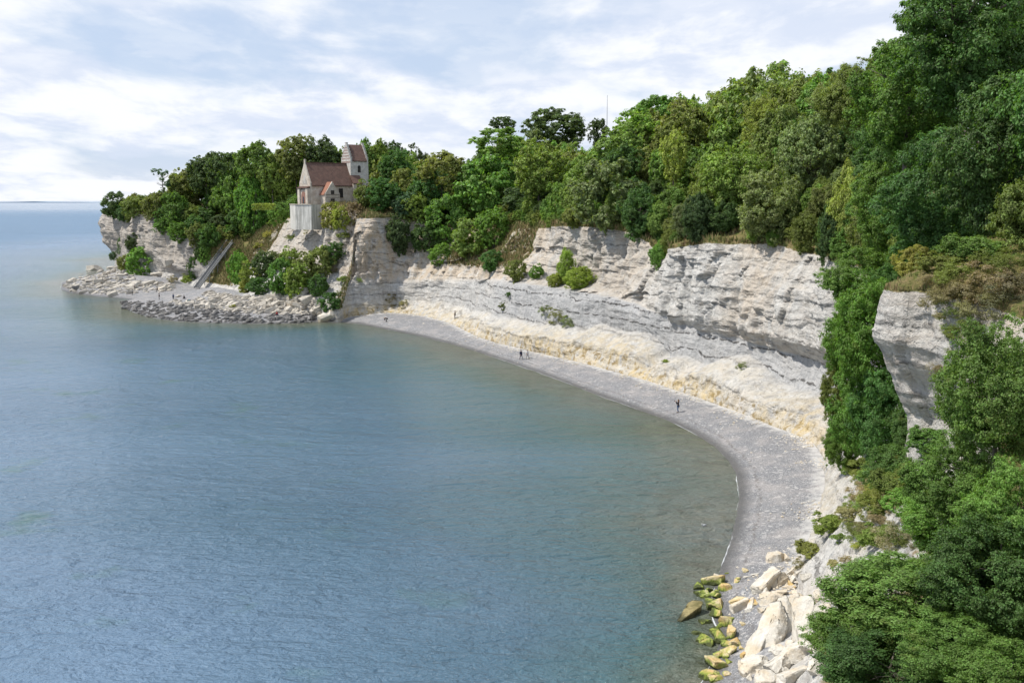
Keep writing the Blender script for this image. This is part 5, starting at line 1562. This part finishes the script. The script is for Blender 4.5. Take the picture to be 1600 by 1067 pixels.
# ------------------------------------------------------------------ rocks
def rock_mesh(name, seed, sub=2, elong=(1, .7, .5), chip=0.07):
    """a block broken along random planes, with worn edges"""
    rng = random.Random(seed); bm = bmesh.new()
    bmesh.ops.create_cube(bm, size=2)
    for v in bm.verts: v.co = Vector((v.co.x * (1 + rng.uniform(-.12, .12)), v.co.y * (1 + rng.uniform(-.2, .2)), v.co.z * (1 + rng.uniform(-.25, .2))))
    for _ in range(13):
        n = Vector((rng.gauss(0, 1), rng.gauss(0, 1), rng.gauss(0, .9))).normalized()
        r = bmesh.ops.bisect_plane(bm, geom=bm.verts[:] + bm.edges[:] + bm.faces[:], plane_co=n * rng.uniform(.62, 1.15), plane_no=n, clear_outer=True)
        ed = [e for e in r['geom_cut'] if isinstance(e, bmesh.types.BMEdge)]
        if ed: bmesh.ops.edgeloop_fill(bm, edges=ed)
    sh = rng.uniform(-.35, .35)
    for v in bm.verts: v.co.y += v.co.x * sh
    for v in bm.verts: v.co = Vector((v.co.x * elong[0], v.co.y * elong[1], v.co.z * elong[2]))
    bmesh.ops.bevel(bm, geom=list(bm.edges), offset=0.055 if sub else 0.045, segments=2 if sub else 1, affect='EDGES', clamp_overlap=True)
    bmesh.ops.recalc_face_normals(bm, faces=bm.faces)
    bmesh.ops.triangulate(bm, faces=bm.faces)
    if sub:
        for _ in range(2 if sub > 2 else 1):
            bmesh.ops.subdivide_edges(bm, edges=[e for e in bm.edges if e.calc_length() > 0.12], cuts=1, use_grid_fill=True)
            bmesh.ops.triangulate(bm, faces=bm.faces)
        bmesh.ops.subdivide_edges(bm, edges=[e for e in bm.edges if e.calc_length() > 0.10], cuts=1, use_grid_fill=True)
        bmesh.ops.triangulate(bm, faces=bm.faces)
        bm.normal_update()
        co = np.array([v.co for v in bm.verts]); no = [v.normal.copy() for v in bm.verts]
        n = fbm(co[:, 0] * 2 + seed, co[:, 1] * 2, co[:, 2] * 2, seed, 4, 0.55)
        cr = np.clip(0.12 - np.abs(fbm(co[:, 0] * 1.3, co[:, 1] * 1.3 + seed, co[:, 2] * 3, seed + 3, 3)), 0, 1) / 0.12
        for v, nn, k, c in zip(bm.verts, no, n, cr): v.co += nn * (float(k) * chip - float(c) * 0.05)
    me = bpy.data.meshes.new(name); bm.to_mesh(me); bm.free()
    me.polygons.foreach_set('use_smooth', [sub > 0] * len(me.polygons))
    return me
FR = [rock_mesh('boulder', 10 + i, 3, e) for i, e in enumerate([(1, .62, .45), (1, .75, .6), (1, .5, .4), (1, .85, .55), (1, .42, .28), (1, .7, .7), (1, .55, .5)])]
def rock(u, v, wpx, hgt, ang, tilt, mat, label, mi=0, z=None, dep=0.8, roll=0.0):
    """boulder centred at photo point (u,v) resting on the shore; wpx = visible length in photo pixels"""
    p = on_ground(u, v) if z is None else at_z(u, v, z)
    L = wpx / 2 * p.y / F
    if mat in ('shore', 'algae', 'ochre') and wpx < 36:
        j2 = random.Random(int(u * 17 + v)); p = Vector((p.x + j2.uniform(-.8, .3), p.y + j2.uniform(-.5, .5), 0)); p.z = max(bz(p.x, p.y), -0.1)
    if mat in ('shore', 'ochre') and mi in (0, 2, 4) and wpx < 40: mi = (1, 3, 5)[int(u) % 3]
    base = FR[mi % len(FR)]
    key = 'boulder_' + mat
    if key not in base: base[key] = 1
    me = base.copy(); me.materials.clear(); me.materials.append(M[mat]); me.name = 'boulder'
    o = link('boulder', me)
    sc = L / 0.95
    o.scale = (sc, sc * dep, sc * hgt)
    jr = random.Random(int(u * 31 + v))
    if mat in ('shore', 'algae', 'ochre') and tilt < 20: ang += jr.uniform(-75, 75); roll += jr.uniform(-20, 20); dep *= jr.uniform(1.0, 1.5); sc *= 0.88
    if tilt < 20: ang += jr.uniform(-28, 28); roll += jr.uniform(-14, 14); tilt += jr.uniform(-4, 10); sc *= jr.uniform(0.92, 1.15)
    o.scale = (sc, sc * dep * jr.uniform(.85, 1.2), sc * hgt)
    o.rotation_euler = (R(roll), R(-tilt), R(ang))
    o.location = (p.x, p.y, p.z + 0.18 * sc)
    tag(o, label, 'boulder')
    return o
for a in [
 (1197, 913, 66, 1.0, 40, 12, 'chalk', 'large pale slab boulder leaning towards the sea at the beach end', 0),
 (1213, 876, 34, 1.2, 10, 0, 'chalk', 'pale boulder behind the large slab at the beach end', 3),
 (1228, 874, 22, 1.0, 70, 0, 'chalk', 'small pale block at the inland side behind the large slab', 1),
 (1260, 903, 18, 1.1, 30, 0, 'chalk', 'squarish cream block near the white slope', 5),
 (1246, 912, 16, 1.3, 80, 0, 'shore', 'small ochre block left of the cream block', 5),
 (1248, 896, 13, 1.0, 0, 0, 'chalk', 'small pale stone above the ochre block', 1),
 (1234, 918, 22, 0.8, -40, 10, 'chalk', 'narrow pale stone between slab and ochre block', 4),
 (1217, 928, 26, 0.8, -60, 10, 'chalk', 'pale stone under the right end of the large slab', 2),
 (1200, 935, 26, 0.9, 20, 0, 'chalk', 'pale stone below the large slab', 3),
 (1147, 914, 26, 1.1, 10, 0, 'shore', 'rounded cream boulder left of the large slab', 3),
 (1118, 911, 46, 0.9, 22, 0, 'shore', 'long orange boulder at the water\'s edge', 0),
 (1104, 918, 26, 0.8, 15, 0, 'shore', 'green weedy tail of stone beside the orange boulder', 2),
 (1110, 930, 28, 0.9, -15, 0, 'shore', 'bright green weedy boulder in the shallows, upper one', 1),
 (1098, 935, 26, 0.5, 10, 0, 'shore', 'flat yellow green stone in the shallows', 4),
 (1124, 936, 22, 0.9, 25, 0, 'shore', 'small orange stone right of the upper green boulder', 0),
 (1112, 945, 24, 0.5, -10, 0, 'shore', 'flat green stone under the small orange stone', 4),
 (1134, 948, 34, 1.0, 15, 0, 'shore', 'yellow boulder in the middle of the shore group', 1),
 (1158, 948, 34, 1.0, 25, 8, 'chalk', 'cream boulder between the yellow boulder and the slab', 0),
 (1172, 954, 18, 0.8, 0, 0, 'chalk', 'small cream stone on the gravel', 3),
 (1177, 945, 20, 0.7, -10, 0, 'shore', 'small flat cream stone under the slab', 4),
 (1196, 954, 22, 0.8, 30, 0, 'chalk', 'white stone alone on the grey gravel', 1),
 (1132, 960, 26, 1.0, -12, 0, 'shore', 'cream yellow stone below the yellow boulder', 5),
 (1128, 970, 32, 0.7, 8, 0, 'shore', 'flat cream slab near the water', 0),
 (1074, 968, 58, 0.95, 32, 8, 'weedrock', 'big mossy boulder lying alone in the sea', 2),
 (1100, 976, 22, 1.0, 20, 0, 'shore', 'green and orange stone right of the lone sea boulder', 1),
 (1096, 990, 18, 0.8, 0, 0, 'shore', 'small submerged green stone', 3),
 (1135, 982, 16, 1.2, 10, 0, 'shore', 'small yellow knob of rock on the gravel edge', 5),
 (1134, 992, 28, 0.7, 0, 0, 'shore', 'yellow green stone below the yellow knob', 0),
 (1118, 1003, 32, 0.9, -5, 0, 'shore', 'rounded bright green boulder in the shallows, middle one', 1),
 (1140, 1000, 16, 0.7, 0, 0, 'shore', 'little green stone beside the rounded green boulder', 3),
 (1146, 1004, 28, 0.7, 20, 0, 'shore', 'flat orange stone right of the rounded green boulder', 0),
 (1158, 1018, 28, 1.1, 40, 0, 'shore', 'orange block at the foot of the tall white slabs', 5),
 (1124, 1040, 50, 0.7, 12, 0, 'shore', 'long green weedy boulder near the bottom edge', 0),
 (1146, 1050, 20, 0.7, 0, 0, 'shore', 'small green stone near the bottom edge', 3),
 (1108, 1058, 38, 0.7, 18, 0, 'shore', 'green slab cut by the bottom edge', 2),
 (1128, 1062, 28, 0.9, 10, 0, 'shore', 'cream stone beside the green slab at the bottom edge', 1),
 (1205, 1000, 126, 0.55, 62, 38, 'chalk', 'tallest white slab leaning up the slope', 4),
 (1180, 1012, 69, 0.7, 55, 30, 'chalk', 'broad white slab at the foot of the leaning slabs', 0),
 (1222, 985, 103, 0.45, 68, 48, 'chalk', 'thin grey white slab standing behind the tallest slab', 4),
 (1240, 975, 92, 0.55, 66, 50, 'chalk', 'second thin upright slab right of the tallest one', 4),
 (1252, 985, 87, 0.6, 60, 48, 'chalk', 'pale upright slab in the middle of the slab row', 2),
 (1272, 1000, 52, 0.8, 50, 35, 'chalk', 'squat pale block between upright slabs', 1),
 (1285, 990, 75, 0.55, 66, 52, 'chalk', 'upright slab next to the leafy hawthorn', 2),
 (1296, 945, 62, 0.6, 80, 66, 'chalk', 'free standing grey white pillar of chalk by the bushes', 2),
 (1180, 1045, 56, 0.9, 30, 10, 'chalk', 'rounded cream boulder at the bottom edge', 3),
 (1222, 1040, 60, 0.9, 40, 20, 'chalk', 'white boulder at the foot of the slab row, near the bottom edge', 1),
 (1250, 1022, 52, 0.8, 20, 10, 'chalk', 'flat bright white boulder under the hawthorn', 3),
 (1240, 1060, 60, 0.8, 10, 0, 'chalk', 'white boulder cut by the bottom edge', 0),
 (1275, 1045, 40, 0.8, 70, 0, 'chalk', 'grey white stone half hidden by the hawthorn', 5),
 (1200, 1066, 44, 0.8, 10, 0, 'chalk', 'pale stone at the very bottom edge', 3),
 (1262, 955, 18, 1.0, 0, 0, 'chalk', 'small stone wedged behind the upright slabs', 5),
 (1272, 935, 16, 1.0, 40, 0, 'chalk', 'small white stone left of the free standing pillar', 1),
 (1230, 1015, 30, 0.8, 50, 20, 'chalk', 'stone wedged between the two front slabs', 2),
 (1212, 955, 9, 0.9, 50, 0, 'chalk', 'little white stone right of the lone gravel stone', 1),
 (1120, 900, 9, 1.0, 0, 0, 'chalk', 'little white stone on the water line at the beach end', 1),
 (1168, 892, 14, .8, 30, 0, 'shore', 'small orange stone above the round cream boulder', 2),
 (1168, 902, 16, .7, 0, 0, 'chalk', 'flat cream stone above the round cream boulder', 4),
 (1180, 898, 14, .7, 20, 0, 'chalk', 'flat cream stone touching the slab from the left', 4)]:
    rock(*a[:8], mi=a[8])

# far rubble: pale blocks on the slope, dark wet ones along the water
_j = random.Random(3)
for q in range(70):
    v = _j.uniform(895, 1066); lo = np.interp(v, [895, 930, 980, 1030, 1066], [1135, 1110, 1120, 1115, 1100]); hi = np.interp(v, [895, 930, 980, 1030, 1066], [1265, 1290, 1300, 1290, 1270])
    u = lo + (hi - lo) * _j.random()
    near = u < lo + 60
    rock(u, v, _j.uniform(7, 22) if q > 25 else _j.uniform(20, 38), _j.uniform(.6, 1.1), _j.uniform(0, 180), _j.uniform(0, 16 if near else 35), 'shore' if near else 'chalk',
         'small yellowish stone among the boulders at the waterline' if near else 'pale broken stone in the boulder heap beside the leafy hawthorn', _j.randrange(7))
    bpy.context.scene.collection.objects[-1]['group'] = 'small shore stones' if near else 'broken stones of the boulder heap'

RM = {k: [] for k in ('rubble', 'wetrock', 'chalk')}
for k in RM:
    for i in range(5):
        me = rock_mesh('block', 60 + i, 0, [(1, .6, .4), (1, .7, .6), (1, .5, .35), (1, .8, .6), (1, .45, .5)][i]); me.materials.append(M[k]); RM[k].append(me)
def in_poly(u, v, P):
    c = False
    for i in range(len(P)):
        (x0, y0), (x1, y1) = P[i], P[(i + 1) % len(P)]
        if (y0 > v) != (y1 > v) and u < (x1 - x0) * (v - y0) / (y1 - y0) + x0: c = not c
    return c
AREAS = [
 ([(190, 474), (230, 470), (300, 478), (400, 492), (520, 492), (522, 500), (470, 506), (330, 505), (240, 498), (195, 484)], 'wetrock', 122, (0.7, 1.5), 'dark wet block in the band of rubble along the water below the church', 'wet rubble blocks of the spit'),
 ([(330, 455), (360, 462), (420, 468), (480, 462), (505, 478), (505, 492), (400, 492), (300, 480), (255, 472), (300, 470)], 'rubble', 125, (0.8, 2.1), 'pale angular block in the rubble slope below the church', 'pale rubble blocks of the spit'),
 ([(98, 448), (130, 425), (160, 408), (190, 412), (215, 440), (260, 442), (270, 455), (215, 458), (180, 463), (110, 456)], 'rubble', 100, (0.8, 2.3), 'grey angular block in the rubble at the foot of the headland', 'rubble blocks at the headland foot')]
rr = random.Random(77)
nr_ = 0
def place_rock(u, v, s, kind, label=None, group=None, stuff=None):
    p = on_ground(u, v)
    if p is None: return None
    me = RM[kind][rr.randrange(5)]
    rot = (R(rr.uniform(-15, 15)), R(rr.uniform(-30, 10)), R(rr.uniform(-20, 60)))
    sc = (s, s * rr.uniform(.8, 1.1), s * rr.uniform(.8, 1.2))
    loc = Vector((p.x, p.y, p.z + s * 0.15))
    if stuff is not None:
        mt = Matrix.Translation(loc) @ __import__('mathutils').Euler(rot).to_matrix().to_4x4() @ Matrix.Diagonal((*sc, 1))
        k = len(stuff.v); stuff.v += [tuple(mt @ v.co) for v in me.vertices]; stuff.f += [tuple(i + k for i in f.vertices) for f in me.polygons]
        return
    o = link('rock', me); o.location = loc; o.rotation_euler = rot; o.scale = sc
    tag(o, label, 'rock', group)
for poly, kind, n, (s0, s1), lab, grp in AREAS:
    us = [p[0] for p in poly]; vs = [p[1] for p in poly]; k = 0; stuff = MB()
    while k < n * 4.5:
        u, v = rr.uniform(min(us), max(us)), rr.uniform(min(vs), max(vs))
        if not in_poly(u, v, poly): continue
        s = rr.uniform(s0, s1) * 0.62
        if k < n: place_rock(u, v, s * rr.uniform(.9, 1.25), kind, lab, grp)
        else: place_rock(u, v, s * 0.62, kind if rr.random() < .75 else 'rubble', stuff=stuff)
        k += 1
    o = stuff.build('rubble', M[kind]); tag(o, 'small broken stones between the larger blocks', 'rubble', kind='stuff')
for u, v, s, k, lab in [(150, 425, 3.0, 'rubble', 'tallest grey block leaning at the headland foot'), (120, 452, 1.6, 'wetrock', 'dark flat rock at the outer end of the headland rubble'),
        (255, 453, 1.6, 'chalk', 'pale block at the back of the cove'), (268, 451, 1.6, 'chalk', 'second pale block at the back of the cove, right of the first'), (210, 448, 2.0, 'rubble', 'grey block left of the cove'),
        (232, 446, 2.2, 'rubble', 'big grey block behind the cove'), (248, 430, 2.4, 'rubble', 'tall block above the cove under the headland wall'), (266, 415, 2.0, 'rubble', 'grey block high under the headland wall'),
        (278, 464, 1.0, 'chalk', 'lone pale block in the middle of the cove'), (510, 497, 2.2, 'chalk', 'pale flat block at the far end of the beach'), (470, 462, 2.2, 'rubble', 'grey block under the right end of the scrub'),
        (480, 474, 2.4, 'rubble', 'large grey block in the boulder heap right of the scrub'), (462, 478, 2.0, 'chalk', 'bright block left of the boulder heap'), (495, 484, 1.8, 'rubble', 'grey block by the dark green creeper'),
        (412, 470, 2.0, 'rubble', 'long pale block under the scrub'), (430, 466, 1.8, 'rubble', 'upright block on the bare slope under the scrub')]:
    place_rock(u, v, s, k, lab)

# chalk crumbs and pebbles on the beach
def crumbs():
    rng = np.random.default_rng(21)
    tsel = rng.uniform(15.2, 40.5, 5200)
    K_ = station(tsel)
    off = rng.exponential(1.1, len(tsel)) - 0.6
    cl = vnoise(tsel * 1.7, 0, 0, 5) > -0.25
    x = K_[:, 0] - K_[:, 2] * off; y = K_[:, 1] - K_[:, 3] * off
    x, y = x[cl], y[cl]; z = beach_z(x, y)
    n = len(x); s = rng.uniform(0.04, 0.17, n) * np.where(rng.random(n) > .97, 2.2, 1)
    o = np.array([(1, 0, 0), (-1, 0, 0), (0, 1, 0), (0, -1, 0), (0, 0, 1), (0, 0, -1)], float)
    tri = np.array([(0, 2, 4), (2, 1, 4), (1, 3, 4), (3, 0, 4), (2, 0, 5), (1, 2, 5), (3, 1, 5), (0, 3, 5)])
    a = rng.uniform(0, 6.28, n)
    pts = o[None] * (s[:, None] * np.array([1, 1, 1]))[:, None, :] * rng.uniform(.5, 1.2, (n, 6, 1))
    ca, sa = np.cos(a)[:, None], np.sin(a)[:, None]
    px, py = pts[..., 0] * ca - pts[..., 1] * sa, pts[..., 0] * sa + pts[..., 1] * ca
    V = np.stack([px + x[:, None], py + y[:, None], pts[..., 2] * .7 + z[:, None] + 0.03], -1).reshape(-1, 3)
    Q = (tri[None] + (np.arange(n) * 6)[:, None, None]).reshape(-1, 3)
    me = mesh_np('chalk_crumbs', V, Q); tag(link('chalk_crumbs', me, M['chalk']), 'crumbled chalk scattered along the foot of the cliff', 'rubble', kind='stuff')
crumbs()

# ------------------------------------------------------------------ people
def skin_obj(name, joints, bones, mat, parent=None, sub=1):
    """joints: name -> (xyz, radius)"""
    names = list(joints); idx = {k: i for i, k in enumerate(names)}
    me = bpy.data.meshes.new(name); me.from_pydata([joints[k][0] for k in names], [(idx[a], idx[b]) for a, b in bones], [])
    o = link(name, me, mat, parent)
    sk = o.modifiers.new('Skin', 'SKIN'); sk.use_smooth_shade = True
    sv = me.skin_vertices[0].data
    for k in names:
        r = joints[k][1]; sv[idx[k]].radius = (r, r) if not isinstance(r, tuple) else r
    sv[0].use_root = True
    ss = o.modifiers.new('Sub', 'SUBSURF'); ss.levels = sub; ss.render_levels = sub
    return o
def cloth(name, c): return simple(name, c, 0.85, 0.2, 12.0)
M['skin'] = simple('skin', (0.50, 0.30, 0.21), 0.6, 0.08, 10)
M['hair_brown'] = simple('brown_hair', (0.11, 0.055, 0.03), 0.6, 0.3, 20)
M['hair_dark'] = simple('dark_hair', (0.03, 0.022, 0.018), 0.6, 0.3, 20)
M['black_cloth'] = cloth('black_cloth', (0.014, 0.013, 0.015)); M['navy_cloth'] = cloth('navy_cloth', (0.02, 0.03, 0.07)); M['jeans'] = cloth('blue_denim', (0.055, 0.10, 0.19))
M['white_cloth'] = cloth('white_cloth', (0.62, 0.62, 0.62)); M['grey_cloth'] = cloth('grey_cloth', (0.28, 0.30, 0.32)); M['red_cloth'] = cloth('red_cloth', (0.45, 0.035, 0.02)); M['teal_cloth'] = cloth('teal_cloth', (0.06, 0.20, 0.22))
M['shoe'] = simple('shoe_leather', (0.05, 0.045, 0.04), 0.6)

def person(u, v, face, pose, top, legs, label, hair='hair_dark', scale=1.0, long_hair=False, bag=None, camera=False, z=None):
    """face: heading in degrees (0 looks along +x); built facing +y then turned"""
    p = on_ground(u, v)
    gx, gy = p.x, p.y
    gz = max(bz(gx, gy), p.z)
    root = empty('person', (gx, gy, gz), R(face - 90)); root.scale = (scale,) * 3
    tag(root, label, 'person')
    J = {}
    def j(k, x, y, z_, r): J[k] = ((x, y, z_), r)
    if pose in ('stand', 'walk', 'photo'):
        st = 0.0 if pose != 'walk' else 0.28
        j('pelvis', 0, 0, .94, (.15, .105)); j('waist', 0, 0.01, 1.08, (.13, .095)); j('chest', 0, .01, 1.28, (.155, .105)); j('neck', 0, .01, 1.47, .055); j('head', 0, .03, 1.58, .075); j('crown', 0, .02, 1.68, .085)
        for s, q in ((-1, 1), (1, -1)):
            n = 'L' if s < 0 else 'R'
            j('hip' + n, .09 * s, 0, .90, .085); j('knee' + n, .10 * s, .06 + .5 * st * q, .50, .055); j('ankle' + n, .10 * s, (st * q) - .02, .09, .038); j('toe' + n, .12 * s, (st * q) + .17, .035, .035)
            j('sh' + n, .18 * s, 0, 1.40, .055)
            if pose == 'photo': j('elbow' + n, .27 * s, .16, 1.18, .04); j('wrist' + n, .12 * s, .32, 1.46, .028)
            else: j('elbow' + n, .24 * s, -.04 - .2 * st * q, 1.13, .04); j('wrist' + n, .24 * s, .10 - .5 * st * q, .90, .028)
    elif pose == 'bend':
        j('pelvis', 0, -.18, .78, (.15, .11)); j('waist', 0, -.02, .88, (.13, .1)); j('chest', 0, .20, .92, (.155, .11)); j('neck', 0, .38, .90, .055); j('head', 0, .48, .86, .075); j('crown', 0, .56, .82, .085)
        for s in (-1, 1):
            n = 'L' if s < 0 else 'R'
            j('hip' + n, .09 * s, -.17, .74, .085); j('knee' + n, .13 * s, .14, .45, .055); j('ankle' + n, .12 * s, -.04, .09, .038); j('toe' + n, .14 * s, .15, .035, .035)
            j('sh' + n, .18 * s, .30, .88, .055); j('elbow' + n, .22 * s, .38, .60, .04); j('wrist' + n, .12 * s, .50, .36, .028)
    else:  # sit / crouch
        j('pelvis', 0, -.15, .26, (.15, .12)); j('waist', 0, -.10, .42, (.13, .1)); j('chest', 0, -.02, .62, (.155, .11)); j('neck', 0, .05, .80, .055); j('head', 0, .10, .91, .075); j('crown', 0, .11, 1.01, .085)
        for s in (-1, 1):
            n = 'L' if s < 0 else 'R'
            j('hip' + n, .10 * s, -.12, .24, .085); j('knee' + n, .15 * s, .26, .44, .055); j('ankle' + n, .13 * s, .22, .09, .038); j('toe' + n, .14 * s, .40, .035, .035)
            j('sh' + n, .18 * s, .0, .74, .055); j('elbow' + n, .24 * s, .16, .52, .04); j('wrist' + n, .12 * s, .34, .48, .028)
    B = [('pelvis', 'waist'), ('waist', 'chest'), ('chest', 'neck'), ('neck', 'head'), ('head', 'crown')]
    for n in 'LR':
        B += [('pelvis', 'hip' + n), ('hip' + n, 'knee' + n), ('knee' + n, 'ankle' + n), ('ankle' + n, 'toe' + n), ('chest', 'sh' + n), ('sh' + n, 'elbow' + n), ('elbow' + n, 'wrist' + n)]
        w = Vector(J['wrist' + n][0]); e = Vector(J['elbow' + n][0]); d = (w - e).normalized(); sd_ = d.cross(Vector((0, 0, 1)))
        sd_ = sd_.normalized() if sd_.length > .1 else Vector((0, 1, 0))
        pm = w + d * .08; J['palm' + n] = (tuple(pm), .022); B.append(('wrist' + n, 'palm' + n))
        for k, (o_, l) in enumerate(((-.03, .075), (-.01, .085), (.01, .08), (.03, .065))):
            f1 = pm + d * l * .55 + sd_ * o_; f2 = pm + d * l + sd_ * o_ * 1.1 + Vector((0, .02, -.01))
            J[f'f{k}{n}'] = (tuple(f1), .009); J[f'g{k}{n}'] = (tuple(f2), .008); B += [('palm' + n, f'f{k}{n}'), (f'f{k}{n}', f'g{k}{n}')]
        th = w + d * .03 + sd_ * .045; th2 = th + d * .045 + sd_ * .01; J['t' + n] = (tuple(th), .010); J['u' + n] = (tuple(th2), .009); B += [('wrist' + n, 't' + n), ('t' + n, 'u' + n)]
    body = skin_obj('body', J, B, M['skin'], root)
    H, C = Vector(J['head'][0]), Vector(J['crown'][0]); up = (C - H).normalized(); fw = Vector((0, 1, 0)); fw = (fw - up * fw.dot(up)).normalized()
    def grow(keys, extra): return {k: (J[k][0], tuple(x + extra for x in J[k][1]) if isinstance(J[k][1], tuple) else J[k][1] + extra) for k in keys}
    tk = ['waist', 'chest', 'pelvis'] + [a + n for n in 'LR' for a in ('sh', 'elbow')]
    if top != 'white_cloth': tk += ['wristL', 'wristR']
    tb = [('waist', 'chest'), ('waist', 'pelvis')] + [('chest', 'sh' + n) for n in 'LR'] + [('sh' + n, 'elbow' + n) for n in 'LR'] + ([('elbow' + n, 'wrist' + n) for n in 'LR'] if 'wristL' in tk else [])
    skin_obj('jacket', grow(tk, .022), tb, M[top], root)
    lk = ['pelvis'] + [a + n for n in 'LR' for a in ('hip', 'knee', 'ankle')]
    skin_obj('trousers', grow(lk, .018), [('pelvis', 'hip' + n) for n in 'LR'] + [('hip' + n, 'knee' + n) for n in 'LR'] + [('knee' + n, 'ankle' + n) for n in 'LR'], M[legs], root)
    for n in 'LR':
        a, b = Vector(J['ankle' + n][0]), Vector(J['toe' + n][0]); s = MB(); s.tube([a + Vector((0, -.05, -.04)), a + Vector((0, .03, -.035)), b, b + Vector((0, .04, 0))], [.045, .052, .045, .025], 8); s.build('shoe', M['shoe'], root, True)
    hm = MB(); c = (H + C) / 2
    cap = C + up * .02 - fw * .015
    hm.tube([c - up * .05 - fw * .055, c + up * .02 - fw * .05, cap - fw * .01, cap + up * .045, cap + up * .075], [.06, .095, .105, .085, .03], 10)
    if long_hair: hm.tube([cap - fw * .04, c - up * .06 - fw * .08, c - up * .28 - fw * .10, c - up * .38 - fw * .09], [.09, .09, .085, .03], 8)
    hm.build('hair', M[hair], root, True)
    # face: eyes, nose, mouth set on the head
    f = MB(); e0 = c + up * .0 + fw * .085
    f.tube([e0 + up * .01, e0 - up * .025 + fw * .022], [.009, .014], 6); f.build('nose', M['skin'], root, True)
    f = MB(); sx_ = up.cross(fw)
    for s in (-1, 1): f.tube([e0 + sx_ * .03 * s + up * .012 - fw * .008, e0 + sx_ * .03 * s + up * .012 + fw * .004], [.012, .008], 6)
    f.tube([e0 - sx_ * .022 - up * .055 - fw * .006, e0 + sx_ * .022 - up * .055 - fw * .006], [.006, .006], 5)
    f.build('eyes_and_mouth', M['hair_dark'], root)
    if bag:
        b = MB(); ch = Vector(J['chest'][0]); wa = Vector(J['waist'][0])
        b.tube([ch + Vector((0, -.17, .12)), ch + Vector((0, -.21, 0)), wa + Vector((0, -.20, .02)), wa + Vector((0, -.17, -.06))], [.09, .15, .155, .10], 10)
        o = b.build('backpack', M[bag], None, True); o.location = root.location; o.rotation_euler = root.rotation_euler; o.scale = root.scale
        tag(o, 'rucksack on the back of the person: ' + label, 'backpack'); o['label'] = 'rucksack carried on the back of the walker in ' + ('navy' if bag == 'navy_cloth' else 'dark') + ' clothes on the beach'
    if camera:
        b = MB(); b.box(-.075, .40, 1.50, .075, .46, 1.60); b.tube([(0, .46, 1.55), (0, .55, 1.55)], [.038, .042], 12); b.box(-.025, .41, 1.60, .025, .45, 1.625)
        o = b.build('camera', M['black_cloth']); o.location = root.location; o.rotation_euler = root.rotation_euler
        tag(o, 'black camera held up by the long haired person on the beach', 'camera')
    return root
person(1059.5, 645, 165, 'photo', 'black_cloth', 'jeans', 'long haired person in black top and blue jeans photographing the sea from the beach', hair='hair_brown', long_hair=True, camera=True)
person(814, 562, -60, 'walk', 'navy_cloth', 'navy_cloth', 'person in navy clothes with a rucksack walking on the beach', bag='navy_cloth')
person(824, 561, -60, 'walk', 'white_cloth', 'grey_cloth', 'person in pale top and grey trousers walking beside the navy walker', hair='hair_brown', scale=0.92)
person(711, 498, 200, 'stand', 'black_cloth', 'black_cloth', 'person in black standing high on the beach close to the cliff', scale=1.02)
person(604, 503, 170, 'bend', 'black_cloth', 'black_cloth', 'person in black bending down to the shingle near the far end of the beach')
person(433, 493, 200, 'sit', 'red_cloth', 'navy_cloth', 'person in a red top sitting on the rubble below the church', hair='hair_brown')
person(296, 474, 180, 'bend', 'teal_cloth', 'grey_cloth', 'person in teal bending over the stones below the staircase')
person(288, 467, 190, 'sit', 'black_cloth', 'black_cloth', 'person in black sitting on the gravel of the cove')
person(271, 469, 150, 'stand', 'jeans', 'navy_cloth', 'person in a blue top standing in the middle of the cove')
person(249, 468, 200, 'stand', 'black_cloth', 'black_cloth', 'tall person in black standing in the cove beside the rubble', scale=1.08)
person(246, 456, 180, 'walk', 'grey_cloth', 'black_cloth', 'person in grey walking at the back of the cove')
person(207, 461, 200, 'stand', 'grey_cloth', 'black_cloth', 'person in grey standing at the left edge of the cove')
person(210, 452, 210, 'stand', 'white_cloth', 'black_cloth', 'person in a white top among the blocks left of the cove', hair='hair_brown')

# a gull resting on the water
def gull():
    p = at_z(1100, 822, 0.0); root = empty('gull', (p.x, p.y, 0.0), R(200))
    tag(root, 'white gull floating on the sea near the beach', 'gull')
    m = MB(); m.tube([(-.26, 0, .13), (-.18, 0, .10), (0, 0, .07), (.14, 0, .10), (.19, 0, .19), (.22, 0, .25), (.27, 0, .255)], [.012, .06, .10, .085, .045, .045, .02], 12)
    m.build('body', M['white_cloth'], root, True)
    m = MB(); m.tube([(.27, 0, .25), (.33, 0, .24)], [.014, .004], 6); m.build('beak', M['ochre'], root)
    for s in (-1, 1):
        w = MB(); w.tube([(.10, .07 * s, .13), (-.05, .085 * s, .14), (-.30, .03 * s, .15)], [.03, .045, .01], 8); w.build('wing', M['grey_cloth'], root, True)
gull()
